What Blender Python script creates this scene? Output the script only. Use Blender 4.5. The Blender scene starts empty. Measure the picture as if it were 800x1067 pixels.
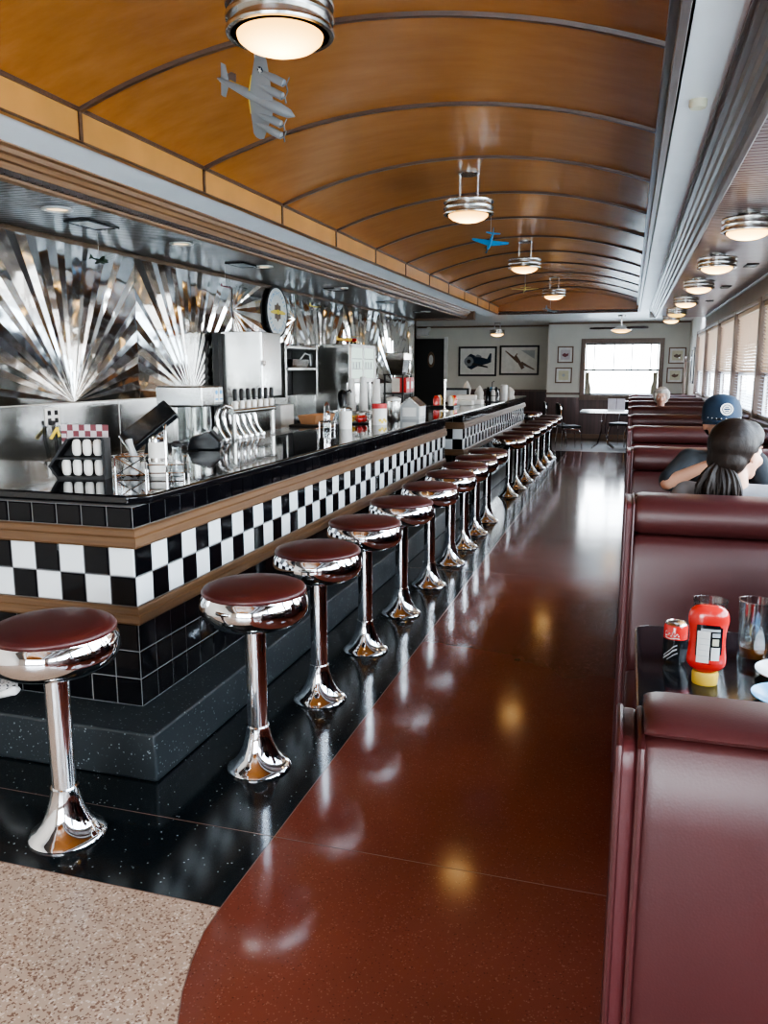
import bpy, bmesh, math, random
from mathutils import Vector, Matrix, Euler
random.seed(7)
PI = math.pi
scene = bpy.context.scene
COL = scene.collection
def R(d): return math.radians(d)

# ------------------------------------------------------------------ materials
class NT:
    def __init__(s, name):
        s.m = bpy.data.materials.new(name); s.m.use_nodes = True
        s.t = s.m.node_tree; s.b = s.t.nodes['Principled BSDF']; s.out = s.t.nodes['Material Output']
    def n(s, typ, **kw):
        o = s.t.nodes.new(typ)
        for k, v in kw.items():
            if k.startswith('i_'):
                key = k[2:]
                key = int(key) if key.isdigit() else key.replace('_', ' ')
                o.inputs[key].default_value = v
            else: setattr(o, k, v)
        return o
    def l(s, a, b): s.t.links.new(a, b)
    def ramp(s, fac, stops, interp='LINEAR'):
        r = s.n('ShaderNodeValToRGB'); r.color_ramp.interpolation = interp
        e = r.color_ramp.elements
        while len(e) < len(stops): e.new(0.5)
        for el, (p, c) in zip(e, stops):
            el.position = p; el.color = (*c, 1)
        s.l(fac, r.inputs[0]); return r.outputs[0]
    def coord(s, scale=(1, 1, 1), kind='Object'):
        tc = s.n('ShaderNodeTexCoord'); mp = s.n('ShaderNodeMapping'); mp.inputs['Scale'].default_value = scale
        s.l(tc.outputs[kind], mp.inputs[0]); return mp.outputs[0]
    def noise(s, vec, scale, detail=3, rough=0.5):
        n = s.n('ShaderNodeTexNoise'); n.inputs['Scale'].default_value = scale
        n.inputs['Detail'].default_value = detail; n.inputs['Roughness'].default_value = rough
        s.l(vec, n.inputs['Vector']); return n.outputs['Fac']
    def bump(s, h, strength, dist=0.01):
        b = s.n('ShaderNodeBump'); b.inputs['Strength'].default_value = strength; b.inputs['Distance'].default_value = dist
        s.l(h, b.inputs['Height']); s.l(b.outputs[0], s.b.inputs['Normal'])

def plain(name, col, rough=0.5, metal=0.0, var=0.08, nscale=9, bump=0.0, bscale=200, coat=0.0, emit=None, estr=0, spec=0.5, vscale=(1, 1, 1)):
    t = NT(name); v = t.coord(vscale)
    nz = t.noise(v, nscale, 3)
    lo = tuple(c * (1 - var) for c in col); hi = tuple(min(1, c * (1 + var)) for c in col)
    t.l(t.ramp(nz, [(0.3, lo), (0.7, hi)]), t.b.inputs['Base Color'])
    t.b.inputs['Roughness'].default_value = rough; t.b.inputs['Metallic'].default_value = metal
    t.b.inputs['Specular IOR Level'].default_value = spec
    t.b.inputs['Coat Weight'].default_value = coat; t.b.inputs['Coat Roughness'].default_value = 0.08
    if bump: t.bump(t.noise(v, bscale, 4), bump, 0.002)
    if emit: t.b.inputs['Emission Color'].default_value = (*emit, 1); t.b.inputs['Emission Strength'].default_value = estr
    return t.m

def terrazzo(name, base, specks, rough, density=0.12, scale=190, spec=0.5):
    t = NT(name); v = t.coord()
    vo = t.n('ShaderNodeTexVoronoi'); vo.inputs['Scale'].default_value = scale; t.l(v, vo.inputs['Vector'])
    sep = t.n('ShaderNodeSeparateColor'); t.l(vo.outputs['Color'], sep.inputs[0])
    a = t.ramp(sep.outputs[0], [(0.0, base), (1 - density, tuple(c * 1.25 for c in base)), (1 - density + 0.005, specks[0]), (1 - density / 3, specks[1])], 'CONSTANT')
    big = t.noise(v, 1.3, 4)
    mx = t.n('ShaderNodeMix'); mx.data_type = 'RGBA'; mx.blend_type = 'MULTIPLY'; mx.inputs[0].default_value = 1
    t.l(a, mx.inputs[6]); t.l(t.ramp(big, [(0.3, (0.8, 0.8, 0.8)), (0.75, (1.15, 1.12, 1.1))]), mx.inputs[7])
    t.l(mx.outputs[2], t.b.inputs['Base Color'])
    r = t.n('ShaderNodeMapRange'); r.inputs[3].default_value = rough * 0.8; r.inputs[4].default_value = rough * 1.3
    t.l(t.noise(v, 5, 5), r.inputs[0]); t.l(r.outputs[0], t.b.inputs['Roughness'])
    t.b.inputs['Specular IOR Level'].default_value = spec
    t.bump(t.noise(v, 2.2, 2), 0.03, 0.02)
    return t.m

def wood(name, dark, light, rough=0.35, scale=(30, 1.2, 30), coat=0.0):
    rough += .1
    t = NT(name); v = t.coord(scale)
    nz = t.noise(v, 1.6, 6, 0.6)
    t.l(t.ramp(nz, [(0.25, dark), (0.75, light)]), t.b.inputs['Base Color'])
    t.b.inputs['Roughness'].default_value = rough; t.b.inputs['Coat Weight'].default_value = coat; t.b.inputs['Coat Roughness'].default_value = 0.15
    t.bump(nz, 0.08, 0.004)
    return t.m

def beadboard(name, dark, light, axis, pitch, rough=0.25):
    t = NT(name); tc = t.n('ShaderNodeTexCoord'); sp = t.n('ShaderNodeSeparateXYZ'); t.l(tc.outputs['Object'], sp.inputs[0])
    m = t.n('ShaderNodeMath', operation='DIVIDE'); t.l(sp.outputs[axis], m.inputs[0]); m.inputs[1].default_value = pitch
    fr = t.n('ShaderNodeMath', operation='FRACT'); t.l(m.outputs[0], fr.inputs[0])
    fl = t.n('ShaderNodeMath', operation='FLOOR'); t.l(m.outputs[0], fl.inputs[0])
    wn = t.n('ShaderNodeTexWhiteNoise', noise_dimensions='1D'); t.l(fl.outputs[0], wn.inputs['W'])
    c1 = t.ramp(wn.outputs['Value'], [(0.0, dark), (1.0, light)])
    g = t.ramp(fr.outputs[0], [(0.0, (0.25, 0.25, 0.25)), (0.07, (1, 1, 1)), (0.93, (1, 1, 1)), (1.0, (0.25, 0.25, 0.25))])
    mx = t.n('ShaderNodeMix'); mx.data_type = 'RGBA'; mx.blend_type = 'MULTIPLY'; mx.inputs[0].default_value = 1
    t.l(c1, mx.inputs[6]); t.l(g, mx.inputs[7]); t.l(mx.outputs[2], t.b.inputs['Base Color'])
    t.b.inputs['Roughness'].default_value = rough
    t.bump(g, 0.4, 0.004)
    return t.m

def brushed(name, col, rough=0.22, streak=(1, 1, 60), wav=0.0, wavscale=2.5, bstr=0.02):
    t = NT(name); v = t.coord(streak)
    nz = t.noise(v, 4, 4)
    t.l(t.ramp(nz, [(0.3, tuple(c * 0.88 for c in col)), (0.7, col)]), t.b.inputs['Base Color'])
    t.b.inputs['Metallic'].default_value = 1; t.b.inputs['Roughness'].default_value = rough
    if wav: t.bump(t.noise(t.coord(), wavscale, 2, 0.4), wav, 0.05)
    else: t.bump(nz, bstr, 0.002)
    return t.m

def glassy(name, tint=(1, 1, 1), gloss=0.12, rough=0.02):
    t = NT(name); t.t.nodes.remove(t.b)
    tr = t.n('ShaderNodeBsdfTransparent'); tr.inputs[0].default_value = (*tint, 1)
    gl = t.n('ShaderNodeBsdfGlossy'); gl.inputs['Roughness'].default_value = rough
    lw = t.n('ShaderNodeLayerWeight'); lw.inputs[0].default_value = 0.35
    v = t.noise(t.coord(), 3, 1)
    mr = t.n('ShaderNodeMath', operation='MULTIPLY_ADD'); t.l(lw.outputs['Facing'], mr.inputs[0]); mr.inputs[1].default_value = 0.6; mr.inputs[2].default_value = gloss
    cl = t.n('ShaderNodeMath', operation='MINIMUM'); t.l(mr.outputs[0], cl.inputs[0]); cl.inputs[1].default_value = 0.85
    mx = t.n('ShaderNodeMixShader'); t.l(cl.outputs[0], mx.inputs[0]); t.l(tr.outputs[0], mx.inputs[1]); t.l(gl.outputs[0], mx.inputs[2])
    t.l(mx.outputs[0], t.out.inputs[0]); return t.m

M = {}
M['red_floor'] = terrazzo('red_terrazzo', (0.155, 0.040, 0.024), [(0.20, 0.075, 0.05), (0.10, 0.028, 0.018)], 0.115, 0.07, 260)
M['black_floor'] = terrazzo('black_terrazzo', (0.0045, 0.007, 0.0085), [(0.012, 0.014, 0.016), (0.26, 0.30, 0.30)], 0.13, 0.018, 230)
M['step_floor'] = terrazzo('step_terrazzo', (0.017, 0.022, 0.025), [(0.045, 0.055, 0.06), (0.24, 0.28, 0.28)], 0.33, 0.05, 200)
M['beige_floor'] = terrazzo('beige_terrazzo', (0.43, 0.30, 0.215), [(0.17, 0.09, 0.055), (0.62, 0.49, 0.39)], 0.3, 0.28, 170)
M['brown_floor'] = wood('brown_plank_floor', (0.05, 0.030, 0.020), (0.12, 0.075, 0.048), 0.5, (1.2, 10, 1)); M['brown_floor'].node_tree.nodes['Principled BSDF'].inputs['Specular IOR Level'].default_value = .25
M['brass'] = plain('divider_brass', (0.16, 0.085, 0.06), 0.4, 0.2)
t = NT('vault_veneer'); v = t.coord((1.2, 5, 5)); nz = t.noise(v, 2.0, 5, 0.65)
t.l(t.ramp(nz, [(0.25, (0.36, 0.128, 0.028)), (0.75, (0.46, 0.178, 0.044))]), t.b.inputs['Base Color'])
t.b.inputs['Roughness'].default_value = 0.27; t.b.inputs['Specular IOR Level'].default_value = 0.5
M['vault'] = t.m
M['fascia'] = plain('fascia_veneer', (0.56, 0.25, 0.06), 0.35, 0, 0.12, 3)
M['rib'] = wood('rib_wood', (0.055, 0.022, 0.010), (0.12, 0.05, 0.022), 0.3, (1, 30, 30))
M['oak'] = wood('oak_trim', (0.065, 0.031, 0.013), (0.145, 0.076, 0.033), 0.33, (40, 1.0, 40))
M['oak_x'] = wood('oak_trim_cross', (0.065, 0.031, 0.013), (0.145, 0.076, 0.033), 0.33, (1.0, 40, 40))
M['dark_oak'] = wood('dark_oak_trim', (0.075, 0.035, 0.016), (0.19, 0.095, 0.045), 0.3, (40, 1.0, 40))
M['grey_wood'] = wood('grey_brown_wood', (0.10, 0.062, 0.045), (0.20, 0.13, 0.095), 0.35, (30, 30, 1.5))
M['grey_wood_y'] = wood('grey_brown_wood_long', (0.07, 0.05, 0.042), (0.17, 0.125, 0.105), 0.25, (40, 1, 40))
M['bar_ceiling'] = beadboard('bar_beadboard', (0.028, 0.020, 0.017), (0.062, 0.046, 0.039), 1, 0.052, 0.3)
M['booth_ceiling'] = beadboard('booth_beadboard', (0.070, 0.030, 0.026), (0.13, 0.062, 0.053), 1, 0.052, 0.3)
M['white_soffit'] = plain('white_soffit', (0.90, 0.90, 0.89), 0.35, 0, 0.04, 3)
M['cove'] = plain('pale_cove', (0.88, 0.88, 0.87), 0.6, 0, 0.03, 3)
M['wall_paint'] = plain('grey_beige_paint', (0.58, 0.53, 0.47), 0.75, 0, 0.04, 3, 0.05, 120)
M['far_paint'] = plain('far_grey_paint', (0.64, 0.62, 0.56), 0.75, 0, 0.04, 3, 0.05, 120)
M['wainscot'] = beadboard('wainscot_board', (0.060, 0.026, 0.024), (0.095, 0.042, 0.038), 0, 0.09, 0.4)
M['wainscot_y'] = beadboard('wainscot_board_long', (0.060, 0.026, 0.024), (0.095, 0.042, 0.038), 1, 0.09, 0.4)
M['chrome'] = plain('chrome', (0.80, 0.80, 0.81), 0.045, 1, 0.03, 3)
M['chrome_dull'] = plain('brushed_nickel', (0.56, 0.53, 0.49), 0.2, 1, 0.06, 8)
M['steel'] = brushed('stainless', (0.40, 0.40, 0.39), 0.24, (40, 1, 1))
M['steel_v'] = brushed('stainless_upright', (0.36, 0.36, 0.35), 0.22, (30, 30, 0.7))
M['sunburst'] = brushed('sunburst_steel', (0.86, 0.865, 0.85), 0.085, (1, 6, 6), 0.20, 3.2)
M['flatsteel'] = brushed('backsplash_steel', (0.66, 0.67, 0.66), 0.16, (1, 30, 0.7), 0.06, 1.5)
def vinyl(name, c):
    t = NT(name); v = t.coord(); nz = t.noise(v, 3, 4)
    t.l(t.ramp(nz, [(0.25, tuple(x * 0.8 for x in c)), (0.8, tuple(x * 1.2 for x in c))]), t.b.inputs['Base Color'])
    t.b.inputs['Roughness'].default_value = 0.38; t.b.inputs['Specular IOR Level'].default_value = 0.45
    vo = t.n('ShaderNodeTexVoronoi'); vo.inputs['Scale'].default_value = 260; t.l(v, vo.inputs['Vector'])
    ad = t.n('ShaderNodeMath', operation='MULTIPLY_ADD'); t.l(t.noise(v, 9, 3), ad.inputs[0]); ad.inputs[1].default_value = 2.0; t.l(vo.outputs['Distance'], ad.inputs[2])
    t.bump(ad.outputs[0], 0.05, 0.0025); return t.m
M['vinyl'] = vinyl('maroon_vinyl', (0.048, 0.0108, 0.0105))
M['vinyl_dark'] = vinyl('maroon_piping', (0.065, 0.013, 0.014))
M['seat_vinyl'] = vinyl('oxblood_vinyl', (0.050, 0.0075, 0.007))
M['tile_white'] = plain('white_tile', (0.72, 0.76, 0.78), 0.10, 0, 0.03, 4)
M['tile_black'] = plain('black_tile', (0.003, 0.003, 0.004), 0.07, 0, 0.1, 4, spec=.22)
M['grout'] = plain('grey_grout', (0.13, 0.13, 0.13), 0.8)
M['granite'] = terrazzo('black_granite', (0.004, 0.004, 0.005), [(0.012, 0.012, 0.014), (0.03, 0.03, 0.034)], 0.05, 0.06, 240)
M['sash_grey'] = plain('grey_sash', (0.10, 0.10, 0.10), .6, spec=.2)
M['blade'] = plain('fan_blade', (0.035, 0.014, 0.010), .7, spec=.2)
M['black_plastic'] = plain('black_plastic', (0.008, 0.008, 0.009), 0.45, spec=.3)
M['black_gloss'] = plain('black_gloss', (0.007, 0.008, 0.010), 0.14, spec=.35)
M['black_matt'] = plain('black_matt', (0.010, 0.010, 0.011), 0.6)
M['white_plastic'] = plain('white_plastic', (0.72, 0.72, 0.70), 0.35)
M['paper'] = plain('white_paper', (0.75, 0.74, 0.70), 0.8)
M['foam'] = plain('white_foam', (0.80, 0.80, 0.78), 0.6)
M['cream'] = plain('cream_plastic', (0.62, 0.58, 0.42), 0.5)
M['pink_paper'] = plain('menu_paper', (0.55, 0.50, 0.52), 0.7)
M['maroon_print'] = plain('menu_maroon', (0.16, 0.035, 0.045), 0.6)
M['red'] = plain('bright_red', (0.60, 0.025, 0.02), 0.18, 0, 0.05, 4, coat=0.4)
M['red_matt'] = plain('red_print', (0.50, 0.025, 0.03), 0.5)
M['yellow'] = plain('yellow_plastic', (0.70, 0.45, 0.06), 0.35)
M['yellow_paint'] = plain('yellow_paint', (0.75, 0.55, 0.04), 0.4)
M['blue_paint'] = plain('sky_blue_paint', (0.03, 0.30, 0.62), 0.35)
M['green_paint'] = plain('dark_green_paint', (0.02, 0.045, 0.022), 0.5)
M['grey_paint'] = plain('pale_grey_paint', (0.22, 0.235, 0.25), 0.45)
M['basket'] = plain('brown_cardboard', (0.42, 0.20, 0.09), 0.8)
M['silver_print'] = plain('silver_print', (0.42, 0.44, 0.45), 0.45)
def blindmat(name, col):
    t = NT(name); t.b.inputs['Base Color'].default_value = (*col, 1); t.b.inputs['Roughness'].default_value = .5
    tl = t.n('ShaderNodeBsdfTranslucent'); t.l(t.ramp(t.noise(t.coord(), 6, 3), [(.2, tuple(c * .8 for c in col)), (.8, col)]), tl.inputs[0])
    mx = t.n('ShaderNodeMixShader'); mx.inputs[0].default_value = .45; t.l(t.b.outputs[0], mx.inputs[1]); t.l(tl.outputs[0], mx.inputs[2]); t.l(mx.outputs[0], t.out.inputs[0]); return t.m
M['blind_tan'] = blindmat('tan_blind', (0.62, 0.50, 0.40))
M['blind_lav'] = plain('pale_blind', (0.62, 0.60, 0.66), 0.5)
M['curtain'] = plain('pale_curtain', (0.50, 0.46, 0.36), 0.9)
M['sky_plate'] = plain('soda', (0.20, 0.07, 0.01), 0.1)
M['glass'] = glassy('window_glass', (0.97, 0.99, 0.99), 0.02)
M['cupglass'] = glassy('clear_tumbler', (0.95, 0.97, 0.97), 0.13, 0.06)
M['tankglass'] = glassy('dispenser_glass', (0.75, 0.80, 0.80), 0.15, 0.05)
M['cola'] = plain('cola_dregs', (0.16, 0.055, 0.012), 0.08)
M['ice'] = plain('wet_ice', (0.55, 0.60, 0.62), 0.1)
M['plate_white'] = plain('white_plate', (0.78, 0.78, 0.76), 0.15)
M['plate_blue'] = plain('blue_plate', (0.16, 0.42, 0.66), 0.2)
M['ground'] = plain('outdoor_ground', (0.55, 0.55, 0.52), 0.9)
def emis(name, col, s, edge=None):
    t = NT(name); t.t.nodes.remove(t.b)
    e = t.n('ShaderNodeEmission'); nz = t.noise(t.coord(), 4, 2)
    t.l(t.ramp(nz, [(0.2, tuple(c * 0.93 for c in col)), (0.8, col)]), e.inputs[0]); e.inputs[1].default_value = s
    t.l(e.outputs[0], t.out.inputs[0]); return t.m
def globemat(name, c0, c1, s0, s1):
    t = NT(name); t.t.nodes.remove(t.b); e = t.n('ShaderNodeEmission'); tc = t.n('ShaderNodeTexCoord'); sp = t.n('ShaderNodeSeparateXYZ'); t.l(tc.outputs['Object'], sp.inputs[0])
    cb = t.n('ShaderNodeCombineXYZ'); t.l(sp.outputs[0], cb.inputs[0]); t.l(sp.outputs[1], cb.inputs[1])
    ln = t.n('ShaderNodeVectorMath', operation='LENGTH'); t.l(cb.outputs[0], ln.inputs[0])
    mr = t.n('ShaderNodeMapRange'); mr.inputs[2].default_value = .15; mr.inputs[3].default_value = s0; mr.inputs[4].default_value = s1; t.l(ln.outputs['Value'], mr.inputs[0])
    dv = t.n('ShaderNodeMath', operation='DIVIDE'); t.l(ln.outputs['Value'], dv.inputs[0]); dv.inputs[1].default_value = .15
    t.l(t.ramp(dv.outputs[0], [(.15, c0), (1, c1)]), e.inputs[0]); t.l(mr.outputs[0], e.inputs[1]); t.l(e.outputs[0], t.out.inputs[0]); return t.m
M['globe'] = globemat('lit_globe', (1.0, 0.70, 0.32), (1.0, 0.52, 0.12), 6.5, 2.0)
M['globe_dim'] = emis('lit_globe_yellow', (1.0, 0.58, 0.08), 1.5)
M['can_lit'] = emis('lit_downlight', (1.0, 0.72, 0.42), 1.2)
M['case_light'] = emis('lit_case', (0.62, 0.80, 0.72), 0.9)
# people
M['skin'] = plain('tan_skin', (0.52, 0.27, 0.175), 0.5, 0, 0.06, 12)
M['skin_pale'] = plain('pale_skin', (0.62, 0.36, 0.27), 0.5, 0, 0.06, 12)
M['skin_f'] = plain('warm_skin', (0.58, 0.31, 0.21), 0.5, 0, 0.06, 12)
def hairmat(name, c, sc=(14, 14, 14)):
    t = NT(name); v = t.coord(sc); nz = t.noise(v, 5, 5, 0.7)
    t.l(t.ramp(nz, [(0.3, tuple(x * 0.6 for x in c)), (0.7, tuple(x * 1.4 for x in c))]), t.b.inputs['Base Color'])
    t.b.inputs['Roughness'].default_value = 0.5; t.b.inputs['Specular IOR Level'].default_value = .22; t.bump(nz, 0.5, 0.005); return t.m
M['hair_dark'] = hairmat('dark_brown_hair', (0.012, 0.007, 0.005), (8, 22, 4))
M['hair_white'] = hairmat('white_hair', (0.52, 0.50, 0.47))
M['shirt_black'] = plain('charcoal_cotton', (0.013, 0.016, 0.020), 0.85, 0, 0.2, 20, 0.2, 300)
M['shirt_grey'] = plain('grey_cotton', (0.22, 0.215, 0.225), 0.85, 0, 0.1, 20, 0.2, 300)
M['denim'] = plain('denim', (0.03, 0.05, 0.10), 0.85, 0, 0.2, 40)
M['cap_navy'] = plain('navy_cotton', (0.006, 0.022, 0.048), 0.8, 0, 0.15, 20, 0.2, 300)
M['eye_dark'] = plain('dark_eye', (0.02, 0.012, 0.01), 0.15)

# ------------------------------------------------------------------ mesh builder
class MB:
    def __init__(s): s.bm = bmesh.new(); s.mi = 0; s.mats = []
    def mat(s, m):
        if m not in s.mats: s.mats.append(m)
        s.mi = s.mats.index(m); return s
    def _f(s, vs):
        try: f = s.bm.faces.new(vs)
        except ValueError: return None
        f.material_index = s.mi; return f
    def box(s, x0, x1, y0, y1, z0, z1, mtx=None):
        c = [Vector((x, y, z)) for x in (x0, x1) for y in (y0, y1) for z in (z0, z1)]
        if mtx: c = [mtx @ q for q in c]
        v = [s.bm.verts.new(q) for q in c]
        for i in ((0, 1, 3, 2), (4, 6, 7, 5), (0, 4, 5, 1), (2, 3, 7, 6), (0, 2, 6, 4), (1, 5, 7, 3)): s._f([v[k] for k in i])
        return s
    def rings(s, rings, cap=(True, True), closed=True):
        vv = [[s.bm.verts.new(p) for p in r] for r in rings]; n = len(vv[0])
        for a, b in zip(vv, vv[1:]):
            for i in range(n if closed else n - 1):
                s._f([a[i], a[(i + 1) % n], b[(i + 1) % n], b[i]])
        if cap[0]: s._f(list(reversed(vv[0])))
        if cap[1]: s._f(vv[-1])
        return s
    def lathe(s, prof, c=(0, 0, 0), n=24, mtx=None, sx=1, sy=1, cap=(True, True)):
        c = Vector(c); rs = []
        for r, z in prof:
            ring = [Vector((max(r, 1e-4) * sx * math.cos(2 * PI * i / n), max(r, 1e-4) * sy * math.sin(2 * PI * i / n), z)) for i in range(n)]
            rs.append([c + (mtx @ q if mtx else q) for q in ring])
        return s.rings(rs, cap)
    def tube(s, pts, r, n=8, cap=(True, True)):
        pts = [Vector(p) for p in pts]; rs = []
        rr = r if isinstance(r, (list, tuple)) else [r] * len(pts)
        d0 = (pts[1] - pts[0]).normalized(); up = Vector((0, 0, 1)) if abs(d0.z) < 0.9 else Vector((1, 0, 0))
        for i, p in enumerate(pts):
            d = (pts[min(i + 1, len(pts) - 1)] - pts[max(i - 1, 0)]).normalized()
            a = d.cross(up)
            if a.length < 1e-5: a = d.orthogonal()
            a.normalize(); up = a.cross(d).normalized()
            rs.append([p + (a * math.cos(2 * PI * k / n) + up * math.sin(2 * PI * k / n)) * rr[i] for k in range(n)])
        return s.rings(rs, cap)
    def sphere(s, c, r, n=16, m=10, mtx=None):
        if not isinstance(r, (list, tuple)): r = (r, r, r)
        c = Vector(c); rs = []
        for j in range(m + 1):
            th = PI * j / m; z = -math.cos(th); q = max(math.sin(th), 1e-3)
            ring = [Vector((r[0] * q * math.cos(2 * PI * i / n), r[1] * q * math.sin(2 * PI * i / n), r[2] * z)) for i in range(n)]
            rs.append([c + (mtx @ p if mtx else p) for p in ring])
        return s.rings(rs)
    def poly(s, pts): s._f([s.bm.verts.new(p) for p in pts]); return s
    def prism(s, pts, d):
        d = Vector(d); return s.rings([[Vector(p) for p in pts], [Vector(p) + d for p in pts]])
    def capsule(s, a, b, ra, rb, n=14):
        a = Vector(a); b = Vector(b)
        s.sphere(a, ra, n, 8); s.sphere(b, rb, n, 8)
        if (b - a).length > 1e-4: s.tube([a, b], [ra, rb], n)
        return s
    def chain(s, pts, n=14):
        for (p, r), (q, u) in zip(pts, pts[1:]): s.capsule(p, q, r, u, n)
        return s
    def build(s, name, mat=None, parent=None, bevel=0, seg=2, sharp=38, remesh=0, smooth=0, loc=None, flat=False):
        bm = s.bm
        if not remesh: bmesh.ops.recalc_face_normals(bm, faces=bm.faces)
        for f in bm.faces: f.smooth = not flat
        if not flat:
            lim = R(sharp)
            for e in bm.edges:
                if len(e.link_faces) == 2: e.smooth = e.calc_face_angle(0) < lim
        me = bpy.data.meshes.new(name)
        if loc: bmesh.ops.translate(bm, verts=bm.verts, vec=-Vector(loc))
        bm.to_mesh(me); bm.free()
        o = bpy.data.objects.new(name, me); COL.objects.link(o)
        if loc: o.location = loc
        mats = [mat] if mat else s.mats
        for m in mats: me.materials.append(m)
        if remesh:
            md = o.modifiers.new('r', 'REMESH'); md.mode = 'VOXEL'; md.voxel_size = remesh
            if smooth:
                sm = o.modifiers.new('s', 'SMOOTH'); sm.iterations = smooth; sm.factor = 0.5
            bpy.context.view_layer.update()
            ev = o.evaluated_get(bpy.context.evaluated_depsgraph_get())
            nm = bpy.data.meshes.new_from_object(ev); o.modifiers.clear(); o.data = nm
            nm.materials.clear(); nm.materials.append(mats[0])
            for p in nm.polygons: p.use_smooth = True
        elif bevel:
            b = o.modifiers.new('b', 'BEVEL'); b.width = bevel; b.segments = seg; b.limit_method = 'ANGLE'; b.angle_limit = R(40); b.harden_normals = False
            for p in me.polygons: p.use_smooth = True
            for e in me.edges: e.use_edge_sharp = False
            o.modifiers.new('w', 'WEIGHTED_NORMAL').keep_sharp = True
        if parent: o.parent = parent
        return o

def tag(o, label=None, cat=None, group=None, kind=None):
    if label: o['label'] = label
    if cat: o['category'] = cat
    if group: o['group'] = group
    if kind: o['kind'] = kind
    return o
def thing(name, label, cat, loc=(0, 0, 0), rz=0, group=None):
    o = bpy.data.objects.new(name, None); COL.objects.link(o); o.empty_display_size = 0.05
    o.location = loc; o.rotation_euler = (0, 0, rz)
    return tag(o, label, cat, group)
def struct(o): o['kind'] = 'structure'; return o
def dup(root, label=None, loc=None, rz=None, group=None):
    r = root.copy(); COL.objects.link(r)
    if label: r['label'] = label
    if group: r['group'] = group
    if loc is not None: r.location = loc
    if rz is not None: r.rotation_euler = (0, 0, rz)
    for ch in list(root.children):
        c = ch.copy(); COL.objects.link(c); c.parent = r
        for g in list(ch.children):
            d = g.copy(); COL.objects.link(d); d.parent = c
    return r
ORD = ['nearest', 'second', 'third', 'fourth', 'fifth', 'sixth', 'seventh', 'eighth', 'ninth', 'tenth', 'eleventh', 'twelfth', 'thirteenth', 'fourteenth', 'fifteenth', 'sixteenth', 'seventeenth', 'eighteenth']

# ------------------------------------------------------------------ camera
cam_d = bpy.data.cameras.new('camera'); cam = bpy.data.objects.new('camera', cam_d); COL.objects.link(cam)
FPX = 840.0
cam_d.sensor_fit = 'VERTICAL'; cam_d.sensor_height = 36.0; cam_d.lens = FPX / 1067 * 36.0
pitch = math.atan2(533.5 - 384, FPX); yaw = math.atan2(656 - 400, math.hypot(FPX, 533.5 - 384))
cam.location = (0, 0, 1.6); cam.rotation_euler = (PI / 2 - pitch, 0, yaw); cam_d.clip_start = 0.05
scene.camera = cam

# ------------------------------------------------------------------ room constants
XL, XR, YB, YF = -3.85, 1.24, -4.0, 19.4      # left steel wall, window wall, wall behind, far wall
XF, YR = -5.4, 20.3                            # far-left recess
ZW, ZB = 2.64, 2.50
VX0, VX1, VS, VA, VE = -2.52, 0.10, 2.79, 3.03, 16.2

# floor ---------------------------------------------------------------------
b = MB()
fl = M
b.mat(M['red_floor'])
cur = [(-1.10, 1.95), (-1.095, 1.84), (-1.07, 1.73), (-1.035, 1.62), (-0.99, 1.52), (-0.92, 1.38), (-0.84, 1.2), (-0.74, 0.95), (-0.66, 0.6), (-0.62, 0.2), (-0.6, YB)]
XB = [(-1.10, 16.2)]
red = [(p[0], p[1], 0) for p in cur]
b.poly([(-1.10, 16.2, 0)] + red + [(XR, YB, 0), (XR, 16.2, 0)])
b.mat(M['black_floor']); b.poly([(XL - .2, 1.95, 0), (-1.10, 1.95, 0), (-1.10, 16.2, 0), (XL - .2, 16.2, 0)])
b.mat(M['beige_floor']); b.poly([(XL - .2, YB, 0)] + [(p[0], p[1], 0) for p in reversed(cur)] + [(XL - .2, 1.95, 0)])
b.mat(M['brown_floor']); b.poly([(XF, 16.2, 0), (XR, 16.2, 0), (XR, YR + .1, 0), (XF, YR + .1, 0)])
b.poly([(XF, 14.8, 0), (XL - .2, 14.8, 0), (XL - .2, 16.2, 0), (XF, 16.2, 0)])
floor = struct(b.build('floor', flat=True))
b = MB()
def strip(p, q, w=0.0014):
    p = Vector(p); q = Vector(q); d = (q - p).normalized(); nrm = Vector((-d.y, d.x, 0)) * w
    b.prism([p - nrm, q - nrm, q + nrm, p + nrm], (0, 0, 0.0006))
for p, q in zip(cur, cur[1:]): strip((*p, 0), (*q, 0))
strip((-1.1, 1.95, 0), (-1.1, 16.2, 0)); strip((XL, 1.95, 0), (-1.1, 1.95, 0))
for yy in (2.34, 6.2, 10.0, 13.6): strip((XL, yy, 0), (XR, yy, 0), 0.0011)
struct(b.build('trim_floor_divider', M['brass']))

# walls ---------------------------------------------------------------------
T = 0.12
def slab(name, mat, *bx, bevel=0):
    m = MB()
    for q in bx: m.box(*q)
    return struct(m.build(name, mat, bevel=bevel, flat=not bevel))
# right wall with window openings
WP = [-3.3, -1.25, 0.75, 2.8, 4.85, 6.9, 8.95, 11.0, 13.0, 15.1, 17.0]
WZ0, WZ1 = 1.08, 2.30
bx = [(XR, XR + T, YB, WP[0], 0, ZW), (XR, XR + T, WP[-1], YR, 0, ZW), (XR, XR + T, WP[0], WP[-1], 0, WZ0), (XR, XR + T, WP[0], WP[-1], WZ1, ZW)]
slab('wall_right', M['wall_paint'], *bx)
slab('wall_left', M['wall_paint'], (XL - T, XL, YB, 14.9, 0, ZW))
slab('wall_recess_left', M['far_paint'], (XF - T, XF, 14.8, YR, 0, ZW), (XF, XL, 14.78, 14.9, 0, ZW))
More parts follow.
